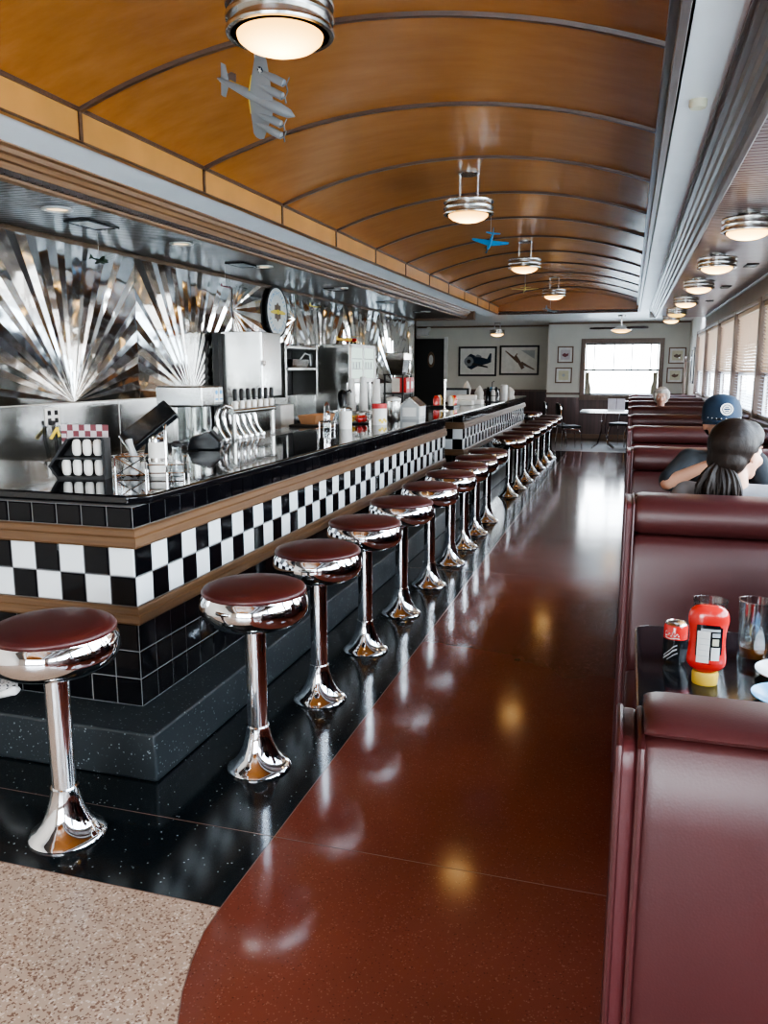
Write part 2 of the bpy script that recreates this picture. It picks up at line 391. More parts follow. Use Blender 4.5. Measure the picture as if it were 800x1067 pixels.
# far wall: right half with window opening, left recess
FWX0, FWX1, FWZ0, FWZ1 = -0.99, 0.62, 1.0, 2.17
slab('wall_far', M['far_paint'], (-1.84, FWX0, YF, YF + T, 0, ZW), (FWX1, XR, YF, YF + T, 0, ZW), (FWX0, FWX1, YF, YF + T, 0, FWZ0), (FWX0, FWX1, YF, YF + T, FWZ1, ZW), (-1.84, -1.72, YF + T, YR, 0, ZW))
slab('wall_recess_far', M['far_paint'], (XF, -1.84, YR, YR + T, 0, ZW))
slab('wall_back', M['wall_paint'], (XL, -2.6, YB - T, YB, 0, ZW), (0.9, XR, YB - T, YB, 0, ZW), (-2.6, 0.9, YB - T, YB, 2.3, ZW), (-2.6, 0.9, YB - T, YB, 0, 0.35))
# wainscot
slab('trim_wainscot_far', M['wainscot'], (-1.84, XR, YF - 0.02, YF, 0, FWZ0 - 0.06))
slab('trim_wainscot_recess', M['wainscot'], (-4.3, -1.84, YR - 0.02, YR, 0, 1.05))
slab('trim_wainscot_side', M['wainscot_y'], (-1.86, -1.84, YF - 0.02, YR, 0, 1.05))
slab('trim_wainscot_right', M['wainscot_y'], (XR - 0.02, XR, YB, YR - 0.9, 0, WZ0 - 0.06))
slab('trim_chair_rail_far', M['grey_wood'], (-1.86, FWX0 - 0.09, YF - 0.035, YF, FWZ0 - 0.0, FWZ0 + 0.05), (FWX1 + 0.09, XR, YF - 0.035, YF, FWZ0, FWZ0 + 0.05))
slab('trim_chair_rail_recess', M['grey_wood'], (-4.3, -1.86, YR - 0.035, YR, 1.05, 1.09))
slab('baseboard_far', M['dark_oak'], (-1.84, XR, YF - 0.035, YF, 0, 0.1))

def boards(name, mat, x0, x1, y1):
    m = MB(); pts = []; y = YB; p = .052
    while y < y1:
        pts += [(y, ZB), (y + p - .009, ZB), (y + p - .006, ZB + .006), (y + p - .003, ZB + .006)]; y += p
    pts += [(y, ZB), (y, ZB + .05), (YB, ZB + .05)]
    m.rings([[Vector((x, a, z)) for a, z in pts] for x in (x0, x1)]); return struct(m.build(name, mat, flat=True))
# ceilings ------------------------------------------------------------------
slab('ceiling_white', M['white_soffit'], (VX1, 0.30, YB, VE, ZW, ZW + .05), (XF, XR, VE, YR, ZW, ZW + .05), (XF, -2.76, 14.9, VE, ZW, ZW + .05))
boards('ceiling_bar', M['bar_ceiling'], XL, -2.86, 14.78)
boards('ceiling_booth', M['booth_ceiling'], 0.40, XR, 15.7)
slab('ceiling_booth_end', M['white_soffit'], (0.29, XR, 15.7, 15.76, ZB, ZW))
b = MB(); b.rings([[Vector((VX0 - .01, y, ZW + .022)), Vector((-2.76, y, ZW - .03)), Vector((-2.76, y, ZW + .05)), Vector((VX0 - .01, y, ZW + .05))] for y in (YB, VE)]); struct(b.build('ceiling_cove', M['cove'], flat=True))
# vault
b = MB(); half = (VX1 - VX0) / 2; xc = (VX0 + VX1) / 2; sag = VA - VS
RR = (half * half + sag * sag) / (2 * sag); a0 = math.asin(half / RR)
def vpt(u, dr=0):
    a = -a0 + 2 * a0 * u
    return xc + (RR - dr) * math.sin(a), VA - RR + (RR - dr) * math.cos(a)
N = 40
b.rings([[Vector((vpt(i / N)[0], y, vpt(i / N)[1])) for i in range(N + 1)] for y in (YB, 0, 4, 8, 12, VE)], cap=(False, False), closed=False)
struct(b.build('ceiling_vault', M['vault']))
b = MB(); b.poly([Vector((VX0, VE, ZW))] + [Vector((vpt(i / N)[0], VE, vpt(i / N)[1])) for i in range(N + 1)] + [Vector((VX1, VE, ZW))])
b.poly([Vector((VX0, YB, ZW))] + [Vector((vpt(i / N)[0], YB, vpt(i / N)[1])) for i in range(N + 1)] + [Vector((VX1, YB, ZW))])
struct(b.build('wall_vault_end', M['vault'], flat=True))
ribs = [3.45 + 1.162 * k for k in range(-6, 11)]
for k, y in enumerate(ribs):
    b = MB()
    rs = []
    for i in range(N + 1):
        x0, z0 = vpt(i / N, -0.003); x1, z1 = vpt(i / N, 0.016)
        rs.append([Vector((x0, y - .017, z0)), Vector((x0, y + .017, z0)), Vector((x1, y + .011, z1)), Vector((x1, y - .011, z1))])
    b.rings(rs); struct(b.build('trim_vault_rib', M['rib']))
# fascias and moldings
slab('trim_fascia_left', M['fascia'], (VX0 - .03, VX0, YB, VE, ZW - .0, VS))
slab('trim_fascia_right', M['dark_oak'], (VX1, VX1 + .03, YB, VE, ZW, VS))
b = MB()
for y in ribs: b.box(VX0, VX0 + .008, y - .012, y + .012, ZW, VS)
b.box(VX0, VX0 + .014, YB, VE, VS - .012, VS + .012); b.box(VX0, VX0 + .008, YB, VE, ZW + .0, ZW + .010)
struct(b.build('trim_fascia_divider', M['rib']))
b = MB(); b.box(VX1 - .035, VX1, YB, VE, VS - .03, VS + .02); b.box(VX1 - .012, VX1 + .02, YB, VE, ZW - .008, ZW + .03)
struct(b.build('trim_vault_rail', M['grey_wood_y'], bevel=.004))
b = MB(); b.box(VX0, VX1, VE - .02, VE, ZW - .006, ZW + .03); struct(b.build('trim_vault_end', M['rib']))
def cornice(name, x0, x1, mat, ye):
    # stepped moulding falling from the white soffit at x0 to the beadboard at x1
    s = 1 if x1 > x0 else -1; w = abs(x1 - x0); h = ZW - ZB
    pr = [(0, 0.0), (0, -.02), (.10, -.02), (.12, -.035), (.28, -.04), (.32, -.06), (.44, -.065), (.50, -.085), (.60, -.09), (.66, -.115), (.80, -.12), (.84, -.152), (1.0, -.158), (1.06, -.15), (1.06, 0.0)]
    m = MB(); ring = [(x0 + s * w * u, ZW + dz) for u, dz in pr]
    m.rings([[Vector((x, y, z)) for x, z in ring] for y in (YB, ye)])
    return struct(m.build(name, mat, sharp=20))
M['oak_c'] = wood('oak_cornice', (0.15, 0.066, 0.024), (0.33, 0.165, 0.07), 0.35, (40, 1.0, 40))
cornice('trim_cornice_left', -2.73, -2.92, M['oak_c'], 14.9)
cornice('trim_cornice_right', 0.28, 0.42, M['grey_wood_y'], 15.7)
b = MB(); b.box(-4.1, -2.73, 14.72, 14.9, ZB - .03, ZW); struct(b.build('trim_bar_end', M['dark_oak'], bevel=.006))
slab('trim_bar_wall', M['oak'], (XL, XL + .03, YB, 14.78, ZB - .035, ZB), bevel=.006)
slab('trim_booth_wall', M['white_soffit'], (XR - .03, XR, YB, 15.6, ZB - .02, ZB), bevel=.004)
slab('trim_far_crown', M['dark_oak'], (-1.84, XR, YF - .03, YF, ZW - .04, ZW), (XF, -1.84, YR - .03, YR, ZW - .04, ZW))

# ------------------------------------------------------------------ windows
def window_unit(i, y0, y1):
    root = bpy.data.objects.new('window_%d' % i, None); COL.objects.link(root); struct(root)
    root.location = (XR, (y0 + y1) / 2, WZ0); w = (y1 - y0) / 2; h = WZ1 - WZ0
    f = MB(); p = .045
    f.box(-.035, .1, -w, -w + p, 0, h); f.box(-.035, .1, w - p, w, 0, h); f.box(-.03, .1, -w + p, w - p, h - .05, h); f.box(-.06, .1, -w + p, w - p, 0, .035)
    f.build('window_frame', M['grey_wood'], root, bevel=.005)
    s = MB(); zc = h * .38
    for (a, c, dx) in ((.035, zc + .02, .05), (zc - .02, h - .05, .075)):
        s.box(dx, dx + .025, -w + p, -w + p + .04, a, c); s.box(dx, dx + .025, w - p - .04, w - p, a, c)
        s.box(dx, dx + .025, -w + p + .04, w - p - .04, a, a + .035); s.box(dx, dx + .025, -w + p + .04, w - p - .04, c - .035, c)
    s.build('sash', M['white_plastic'], root)
    g = MB(); g.box(.06, .064, -w + p + .04, w - p - .04, .07, zc); g.box(.085, .089, -w + p + .04, w - p - .04, zc, h - .08)
    g.build('pane', M['glass'], root)
    return root
for i, (a, c) in enumerate(zip(WP, WP[1:])): window_unit(i + 1, a, c)
def blind(a, c, label):
    w = (c - a) / 2 - .06; h = WZ1 - WZ0
    root = thing('window_blind', label, 'blind', (XR + .02, (a + c) / 2, WZ0), 0, 'blinds along the right-hand windows')
    m = MB(); m.box(-.025, .02, -w, w, h - .10, h - .052); m.build('head_rail', M['blind_tan'], root, bevel=.004)
    def slats(z0, z1, tilt, pitch, name, mat):
        m = MB(); z = z0
        while z < z1:
            ca, sa = math.cos(tilt) * .019, math.sin(tilt) * .019
            m.rings([[Vector((-ca, y, z + sa)), Vector((0, y, z + .0025)), Vector((ca, y, z - sa)), Vector((0, y, z + .0005))] for y in (-w, w)]); z += pitch
        m.build(name, mat, root, flat=True)
    slats(h * .40, h - .10, R(48), .034, 'upper_slats', M['blind_tan'])
    slats(.07, h * .40, R(12), .034, 'lower_slats', M['blind_lav'])
    for yy in (-w * .7, 0, w * .7): m = MB(); m.tube([(0, yy, .06), (0, yy, h - .09)], .0015, 5); m.build('cord', M['white_plastic'], root)
    m = MB(); m.box(-.016, .016, -w, w, .045, .065); m.build('bottom_rail', M['blind_tan'], root, bevel=.003)
nm = ['nearest the ketchup table', 'second along', 'third along, above the old diner', 'fourth along', 'last, nearest the far corner']
vis = [(6.9, 8.95, 'tan slat blind in the nearest visible window, cut by the right edge'), (8.95, 11.0, 'tan slat blind in the second window from the right edge'), (11.0, 13.0, 'tan slat blind in the middle of the five windows'),
       (13.0, 15.1, 'tan slat blind in the fourth window along the right wall'), (15.1, 17.0, 'tan slat blind in the farthest right-hand window, beside the far corner')]
for a, c, l in vis: blind(a, c, l)
# far window
root = bpy.data.objects.new('window_far', None); COL.objects.link(root); struct(root); root.location = ((FWX0 + FWX1) / 2, YF, FWZ0)
w = (FWX1 - FWX0) / 2; h = FWZ1 - FWZ0
f = MB()
for s in (-1, 1): f.box(*(sorted((s * w, s * (w + .1)))), -.04, .1, -.09, h + .1)
f.box(-w, w, -.04, .1, h, h + .1); f.box(-w - .1, w + .1, -.07, .1, -.12, 0)
f.build('window_frame', M['grey_wood'], root, bevel=.006)
s = MB(); zc = h * .48
s.box(-w, w, .05, .08, zc - .025, zc + .025); s.box(-w, w, .05, .08, 0, .035); s.box(-w, w, .05, .08, h - .04, h)
for x in (-w + .02, -w + .2, -.17, .22, w - .18, w - .02): s.box(x - .014, x + .014, .055, .075, zc if abs(x) < w - .03 else 0, h)
s.build('sash', M['sash_grey'], root)
g = MB(); g.box(-w, w, .062, .066, 0, h); g.build('pane', M['glass'], root)
for sx, lb in ((-1, 'left'), (1, 'right')):
    b = MB(); n = 10; x0 = root.location.x + sx * (w - .01)
    ring = [[Vector((x0 - sx * (.01 + (.13 if z < .3 else .09) * (j / n)), YF + .02 + .012 * math.sin(j * 2.1), FWZ0 + .02 + z)) for j in range(n + 1)] for z in (0, .15, .3, .5)]
    b.rings(ring, cap=(False, False), closed=False)
    tag(b.build('curtain', M['curtain']), 'short drab curtain at the %s side of the far window' % lb, 'curtain', 'far window curtains')
# glazed opening behind the camera
root = bpy.data.objects.new('window_back', None); COL.objects.link(root); struct(root)
f = MB()
for x in (-2.6, -1.45, -.3, .85): f.box(x, x + .05, YB - .1, YB, .35, 2.3)
f.build('window_frame', M['grey_wood'], root, bevel=.005)
g = MB(); g.box(-2.58, .88, YB - .06, YB - .055, .35, 2.3); g.build('pane', M['glass'], root)
# outdoors
b = MB(); b.poly([(-60, -60, -.3), (60, -60, -.3), (60, 80, -.3), (-60, 80, -.3)]); struct(b.build('ground_outdoors', M['ground'], flat=True))

# ------------------------------------------------------------------ bar counter
CX, CY0, CY1, CY2, CY3 = -1.89, 2.77, 8.6, 9.6, 15.6
ROWS_LOW, ZL, ZC, ZU = 3, 0.2, 0.634, 0.962
def tiles(m, o, u, nrm, n, tw, z0, th, rows, col):
    o = Vector(o); u = Vector(u); nrm = Vector(nrm); Z = Vector((0, 0, 1)); g = .0022; iv = .005
    for r in range(rows):
        for k in range(n):
            m.mat(col(k, r))
            a, c = k * tw + g, (k + 1) * tw - g; d, e = z0 + r * th + g, z0 + (r + 1) * th - g
            q = [o + u * s + Z * t for s, t in ((a, d), (c, d), (c, e), (a, e))]
            w = [o + nrm * .005 + u * s + Z * t for s, t in ((a + iv, d + iv), (c - iv, d + iv), (c - iv, e - iv), (a + iv, e - iv))]
            m.rings([q, w], cap=(False, True))
def counter(name, label, y0, y1, ret):
    root = thing(name, label, 'counter', (CX, y0, 0.2))
    ox, oy, oz = CX, y0, 0.2
    L = y1 - y0; n = round(L / .122); tw = L / n
    xl = XL + .02 if ret else CX - .62
    W = CX - xl; nw = round(W / .122); tww = W / nw
    def bits(z0, th, rows, col, col2, nm):
        m = MB(); m.mat(M['grout']); h = th * rows
        m.box(-.1, 0, 0, L, z0 - oz, z0 + h - oz); m.box(-W, -.1, 0, .1, z0 - oz, z0 + h - oz)
        m.box(-.62, -.5, .1, L, z0 - oz, z0 + h - oz)
        tiles(m, (0, 0, -oz), (0, 1, 0), (1, 0, 0), n, tw, z0, th, rows, col)
        tiles(m, (0, 0, -oz), (-1, 0, 0), (0, -1, 0), nw, tww, z0, th, rows, col2)
        return m.build(nm, None, root, flat=True)
    blk = lambda k, r: M['tile_black']
    bits(0.2, .12, 3, blk, blk, 'lower_tile_panel')
    bits(0.634, .124, 2, lambda k, r: M['tile_white'] if (k + r) % 2 == 0 else M['tile_black'], lambda k, r: M['tile_black'] if (k + r) % 2 == 0 else M['tile_white'], 'checker_tile_band')
    bits(0.962, .088, 1, blk, blk, 'upper_tile_band')
    for z0, z1, pj in ((.56, .634, .022), (.882, .962, .026)):
        m = MB(); h = z1 - z0
        prof = [(0, 0), (pj * .75, 0), (pj, h * .12), (pj, h * .55), (pj * .7, h * .62), (pj * .7, h * .9), (pj * .45, h), (0, h)]
        m.rings([[Vector((p, -p if q == 0 else L, z0 - oz + z)) for p, z in prof] for q in (0, 1)])
        m.build('oak_rail', M['oak'], root, sharp=25)
        m = MB(); m.rings([[Vector((p if q == 0 else -W, -p, z0 - oz + z)) for p, z in prof] for q in (0, 1)])
        m.build('oak_rail', M['oak_x'], root, sharp=25)
        m = MB(); m.box(-.1, 0, 0, L, z0 - oz, z1 - oz); m.box(-W, -.1, 0, .1, z0 - oz, z1 - oz); m.build('backing', M['dark_oak'], root)
    return root
counter('bar_counter', 'long near bar counter tiled black and white checkers between oak rails', CY0, CY1, True)
counter('bar_counter', 'farther bar counter section with checker tiles beyond the walk-through gap', CY2, CY3, False)
def step(nm, y0, y1, xl):
    m = MB(); m.box(xl, -1.69, y0, y1, 0, .2); return struct(m.build(nm, M['step_floor'], bevel=.012))
step('floor_step', 2.545, 8.75, XL + .01); step('floor_step_far', 9.45, 15.75, -2.5)
m = MB(); pts = [(XL + .02, 2.80), (-1.93, 2.80), (-1.86, 2.87), (-1.86, 15.66), (-2.6, 15.66), (-2.6, 3.75), (XL + .02, 3.75)]
m.prism([(x, y, 1.05) for x, y in pts], (0, 0, .04))
tag(m.build('countertop', M['granite'], bevel=.011, seg=3), 'long polished black granite countertop running along the whole bar', 'countertop')

# ------------------------------------------------------------------ stools
def make_stool():
    r = thing('counter_stool', 'x', 'stool', (0, 0, 0), 0, 'fixed chrome stools along the bar counter')
    m = MB(); m.lathe([(.0, 0), (.128, 0), (.130, .006), (.126, .013), (.118, .019), (.099, .035), (.080, .062), (.064, .097), (.053, .135), (.047, .168), (.047, .18), (.0, .18)], n=40)
    m.build('base', M['chrome'], r)
    m = MB(); m.lathe([(0, .18), (.041, .18), (.041, .615), (0, .615)], n=28); m.build('post', M['chrome'], r)
    m = MB(); m.lathe([(0, .603), (.05, .603), (.12, .607), (.168, .617), (.198, .638), (.212, .666), (.214, .692), (.209, .716), (.201, .730), (.199, .735), (.19, .735), (0, .735)], n=44)
    m.build('seat_ring', M['chrome'], r, sharp=50)
    m = MB(); m.lathe([(0, .733), (.196, .733), (.204, .739), (.205, .747), (.199, .757), (.178, .766), (.13, .773), (.06, .777), (0, .778)], n=44)
    m.build('cushion', M['seat_vinyl'], r, sharp=60)
    return r
SY = [2.79, 3.501, 4.231, 4.97, 5.71, 6.43, 7.07, 7.704, 8.388]
SY2 = [10.16, 10.87, 11.65, 12.43, 13.22, 14.05, 14.85]
st = make_stool(); st.location = (-1.80, 2.154, 0)
st['label'] = 'leftmost chrome stool with maroon seat, in front of the near end of the counter'
for k, y in enumerate(SY): dup(st, 'chrome maroon-seated stool, %s of nine in the near run along the counter' % ORD[k], (-1.37 - .012 * math.sin(k), y, 0))
for k, y in enumerate(SY2): dup(st, 'chrome maroon-seated stool, %s of seven in the far run beyond the gap' % ORD[k], (-1.40 + .012 * k, y, 0))
dup(st, 'chrome maroon-seated stool alone behind the far end of the counter', (-1.79, 15.98, 0))

# ------------------------------------------------------------------ steel sunburst wall
def sunburst(y0, y1, z0, z1, cy, cz, n, seed, span=(0, PI), nm='', amp=.09):
    rnd = random.Random(seed); m = MB()
    ang = [span[0] + (span[1] - span[0]) * k / n for k in range(n + 1)]
    for k in range(1, n): ang[k] += rnd.uniform(-.2, .2) * (span[1] - span[0]) / n
    hs = [(amp * (ang[1] - ang[0]) * (1 if k % 2 else 0) * rnd.uniform(.6, 1.35)) for k in range(n + 1)]
    if span == (0, PI): hs[0] = hs[-1] = 0
    def edge(a):
        c, s = math.cos(a), math.sin(a); t = 1e9
        if c > 1e-6: t = min(t, (y1 - cy) / c)
        if c < -1e-6: t = min(t, (y0 - cy) / c)
        if s > 1e-6: t = min(t, (z1 - cz) / s)
        if s < -1e-6: t = min(t, (z0 - cz) / s)
        return t
    cors = [math.atan2(z - cz, y - cy) for y in (y0, y1) for z in (z0, z1)]
    cors = [c if c >= -1e-9 else c + 2 * PI for c in cors]
    for k in range(n):
        a, c = ang[k], ang[k + 1]; lst = [a] + sorted(q for q in cors if a + 1e-4 < q < c - 1e-4) + [c]
        pa = Vector((math.cos(a), math.sin(a), hs[k])); pc = Vector((math.cos(c), math.sin(c), hs[k + 1])); nrm = pa.cross(pc)
        v = [Vector((0, cy, cz))]
        for q in lst:
            t = edge(q); dx, dy = math.cos(q) * t, math.sin(q) * t
            off = -(nrm.x * dx + nrm.y * dy) / nrm.z
            v.append(Vector((off, cy + dx, cz + dy)))
        m.poly(v)
    o = m.build('sunburst_panel', M['sunburst'], flat=True)
    o.location = (XL + .012, 0, 0); return tag(o, nm, 'wall panel', 'stainless sunburst panels behind the bar')
PW = 1.66; E0 = 5.82 - 2 * PW
info = ['sunburst steel wall panel at the left edge of the photo', 'sunburst steel panel with full fan of rays above the outlet', 'sunburst steel panel behind the juice dispenser', 'star-faceted steel panel behind the round propeller sign',
        'steel ray panel behind the display fridge, with upright rays', 'steel ray panel just past the display fridge', 'darker steel ray panel before the end of the bar wall', 'narrow last steel panel beside the black door opening']
for k in range(7):
    a, c = E0 + PW * k + .002, E0 + PW * (k + 1) - .002
    if k == 3:
        o = sunburst(a, (a + c) / 2, 1.36, ZB - .03, a + .02, 2.18, 26, 31, (-PI / 2, PI / 2), 'star-faceted steel panel left of the round propeller sign')
        o = sunburst((a + c) / 2 + .002, c, 1.36, ZB - .03, c - .02, 2.18, 26, 32, (PI / 2, 3 * PI / 2), 'star-faceted steel panel right of the round propeller sign')
    else:
        sunburst(a, c, 1.36, ZB - .03, (a + c) / 2, 1.361 if k < 4 else 1.0 + .361, 38 if k < 4 else 30, 5 + k, (0, PI), info[k], .12 if k < 4 else .10)
sunburst(E0 + 7 * PW + .002, 14.7, 1.36, ZB - .03, 14.4, 1.361, 16, 19, (0, PI), info[7])
for k, (a, c) in enumerate(((2.5, 5.52), (5.53, 9.1), (9.11, 14.7))):
    m = MB(); m.box(XL + .001, XL + .014, a, c, .9312, 1.355)
    tag(m.build('steel_backsplash', M['flatsteel'], bevel=.003), ['plain steel backsplash behind the outlet at the left', 'plain steel backsplash behind the soda taps', 'plain steel backsplash under the display fridge'][k], 'backsplash', 'steel backsplashes')
# outlet + cord
r = thing('power_outlet', 'white double power outlet on the steel backsplash', 'outlet', (XL + .014, 4.74, 1.27))
m = MB(); m.box(0, .008, -.075, .075, -.06, .06); m.build('cover_plate', M['white_plastic'], r, bevel=.003)
m = MB()
for yy in (-.035, .035):
    for zz in (-.027, .027): m.box(.008, .011, yy - .018, yy + .018, zz - .017, zz + .017)
m.build('sockets', M['black_plastic'], r, bevel=.002)
r = thing('extension_lead', 'black plug and twin cords with a yellow tag hanging from outlet', 'cable', (XL + .03, 4.7, 1.23))
m = MB(); m.box(-.004, .03, -.02, .02, -.018, .016); m.build('plug', M['black_plastic'], r, bevel=.006)
m = MB(); m.tube([(.02, -.01, -.02), (.03, 0, -.12), (.02, .015, -.25)], .006, 6); m.tube([(.02, .012, -.02), (.03, .02, -.12), (.025, .05, -.25)], .006, 6); m.build('cable', M['black_plastic'], r)
m = MB(); m.prism([(.04, -.07, -.10), (.04, -.045, -.11), (.035, .04, -.035), (.035, .01, -.03)], (.003, 0, 0)); m.prism([(.04, .02, -.1), (.04, .04, -.09), (.036, .03, -.03), (.036, .01, -.035)], (.003, 0, 0)); m.build('tag', M['yellow_paint'], r)

# back counters
def steel_counter(label, x0, x1, y0, y1, z1):
    r = thing('service_counter', label, 'counter', ((x0 + x1) / 2, (y0 + y1) / 2, 0)); hx, hy = (x1 - x0) / 2, (y1 - y0) / 2
    m = MB(); m.box(-hx + .02, hx - .02, -hy, hy, .08, z1 - .04); m.build('cabinet_body', M['steel_v'], r)
    m = MB(); m.box(-hx, hx, -hy, hy, z1 - .04, z1); m.build('worktop', M['steel'], r, bevel=.006)
    m = MB(); m.box(-hx + .06, hx - .06, -hy + .03, hy - .03, 0, .08); m.build('kick_base', M['black_matt'], r)
steel_counter('stainless work counter against the sunburst wall', XL + .016, -3.3, 3.8, 14.6, .93)
steel_counter('stainless service counter directly behind the granite bar top', -3.16, -2.615, 3.85, 9.0, 1.04)

# juice dispenser
r = thing('juice_dispenser', 'steel juice dispenser with clear tanks and white labels', 'dispenser', (-2.95, 5.12, 1.04), R(90))
m = MB(); m.box(-.15, .15, -.17, .2, 0, .035); m.build('base', M['black_plastic'], r, bevel=.006)
m = MB(); m.box(-.145, .145, .04, .19, .035, .30); m.build('body', M['steel_v'], r, bevel=.008)
m = MB(); m.box(-.15, .15, -.16, .2, .30, .44); m.build('head', M['steel'], r, bevel=.012)
for sx in (.02, .085):
    m = MB(); m.box(sx + .002, sx + .058, -.163, -.16, .325, .425); p = m.build('label_card', M['white_plastic'], r, bevel=.001)
    m = MB(); m.lathe([(0, 0), (.016, 0), (.016, .003), (0, .003)], (sx + .03, -.163, .395), 16, Matrix.Rotation(R(90), 3, 'X')); m.box(sx + .012, sx + .05, -.1645, -.163, .34, .352); m.build('label_print', M['blue_paint'], p)
for sx in (-.075, .075):
    m = MB(); m.lathe([(0, .06), (.055, .06), (.055, .3), (0, .3)], (sx, -.04, 0), 20); m.build('tank', M['tankglass'], r)
    m = MB(); m.lathe([(0, .07), (.03, .07), (.03, .29), (0, .29)], (sx, -.04, 0), 16); m.build('spindle', M['chrome_dull'], r)
    m = MB(); m.tube([(sx, -.1, .11), (sx, -.135, .11), (sx, -.145, .06)], [.012, .012, .008], 10); m.box(sx - .008, sx + .008, -.15, -.12, .12, .15); m.build('tap', M['chrome'], r)

# tall steel cabinet and its base
r = thing('beverage_cabinet', 'tall brushed steel cabinet with side door handle behind the soda taps', 'cabinet', (-3.55, 7.32, .93))
m = MB(); m.box(-.21, .19, -.22, .23, .40, 1.015); m.build('cabinet_box', M['steel_v'], r, bevel=.006)
m = MB(); m.box(.19, .215, -.215, .225, .405, 1.01); d = m.build('door', M['flatsteel'], r, bevel=.005)
m = MB(); m.box(.2, .225, -.222, -.195, .69, .75); m.tube([(.225, -.208, .70), (.245, -.208, .71), (.245, -.2, .74)], .006, 8); m.build('door_latch', M['chrome'], d)
m = MB(); m.box(-.21, .12, -.22, .23, 0, .40); m.build('lower_housing', M['steel_v'], r, bevel=.006)
m = MB(); m.box(-.26, -.2, -.3, -.225, 0, 1.0); m.build('side_shade_slab', M['black_matt'], r)  # black slab standing in for the shade along the cabinet's side

# soda taps
r = thing('soda_tap_tower', 'row of seven curved chrome drink taps with black handles', 'taps', (-2.80, 5.68, 1.04))
m = MB(); m.box(-.16, .16, -.36, .36, 0, .02); m.build('drip_tray', M['steel'], r, bevel=.004)
m = MB(); m.tube([(.05, -.37, .25), (.05, .38, .25)], .024, 12)
for y in (-.33, .34): m.tube([(.05, y, .02), (.05, y, .25)], .02, 10)
m.build('manifold', M['steel'], r)
for k in range(7):
    y = -.30 + k * .105
    m = MB()
    pts = [(.05, y, .255), (.02, y - .01, .285), (-.02, y - .022, .29), (-.06, y - .034, .265), (-.08, y - .042, .215), (-.078, y - .042, .16), (-.055, y - .034, .10), (-.025, y - .022, .05)]
    m.tube(pts, [.013, .0135, .014, .015, .016, .017, .017, .016], 12); m.lathe([(0, .02), (.02, .02), (.022, .035), (.018, .055), (0, .055)], (-.022, y - .02, 0), 12)
    tp = m.build('tap', M['chrome'], r)
    m = MB(); m.lathe([(0, .27), (.02, .27), (.022, .31), (.016, .325), (0, .325)], (.05, y, 0), 12); m.build('collar', M['white_plastic'], tp)
    m = MB(); m.lathe([(0, .325), (.012, .325), (.017, .345), (.018, .40), (.011, .415), (0, .415)], (.05, y, 0), 12); m.build('tap_handle', M['black_plastic'], tp)

# wall shelves right of cabinet
r = thing('shelf_unit', 'steel wall shelf unit beside the tall cabinet', 'shelf', (XL + .05, 8.45, 1.45))
for yy in (-.45, .45):
    m = MB(); m.box(0, .32, yy - .02, yy + .02, -.16, .42); m.build('end_frame', M['steel_v'], r, bevel=.004)
for zz in (.13, .36):
    m = MB(); m.box(0, .34, -.43, .43, zz, zz + .03); m.build('shelf_board', M['steel'], r, bevel=.004)
m = MB(); m.box(.0, .01, -.42, .42, -.16, .36); m.build('shelf_back', M['black_matt'], r)
r = thing('metal_tray', 'grey metal serving pan lying on the wall shelf', 'tray', (XL + .2, 8.5, 1.611))
m = MB(); m.rings([[Vector((-.12, -.22, 0)), Vector((.12, -.22, 0)), Vector((.12, .22, 0)), Vector((-.12, .22, 0))], [Vector((-.14, -.25, .09)), Vector((.14, -.25, .09)), Vector((.14, .25, .09)), Vector((-.14, .25, .09))]]); m.build('pan', M['steel'], r)
m = MB(); m.tube([(.02, .25, .09), (.06, .30, .16), (.1, .35, .14), (.1, .37, .02)], .008, 8); m.build('hose', M['white_plastic'], r)
m = MB(); m.box(XL + .05, XL + .3, 8.0, 8.35, .931, 1.21)
tag(m.build('steel_container', M['white_plastic'], bevel=.01), 'pale rectangular container on the work counter under the wall shelf', 'container')

# display fridge
r = thing('display_fridge', 'steel countertop display fridge with two sliding glass doors', 'fridge', (-3.45, 9.75, 1.43))
m = MB(); m.box(-.24, .24, -.5, .5, 0, .46); m.build('case', M['steel_v'], r, bevel=.008)
m = MB()
for y0, y1 in ((-.5, -.46), (-.02, .02), (.46, .5)): m.box(.241, .262, y0, y1, 0, .46)
m.box(.241, .262, -.5, .5, 0, .05); m.box(.241, .262, -.5, .5, .42, .46); m.build('door_frame', M['white_plastic'], r, bevel=.003)
for y0, y1 in ((-.46, -.02), (.02, .46)):
    m = MB(); m.box(.241, .246, y0, y1, .05, .42); p = m.build('glass_door', M['case_light'], r)
    m = MB()
    for zz in (.16, .28): m.box(.2465, .248, y0 + .02, y1 - .02, zz, zz + .012)
    for q in range(3): m.box(.2465, .2475, y0 + .08 + q * .11, y0 + .13 + q * .11, .172 + .0 * q, .25)
    m.build('shelf_rack', M['silver_print'], p)
for yy in (-.45, .45):
    m = MB(); m.box(-.2, .2, yy - .03, yy + .03, -.5, 0); m.build('leg', M['steel_v'], r)
m = MB(); m.box(-.22, .14, -.42, .42, -.47, -.02); m.build('under_panel', M['flatsteel'], r)
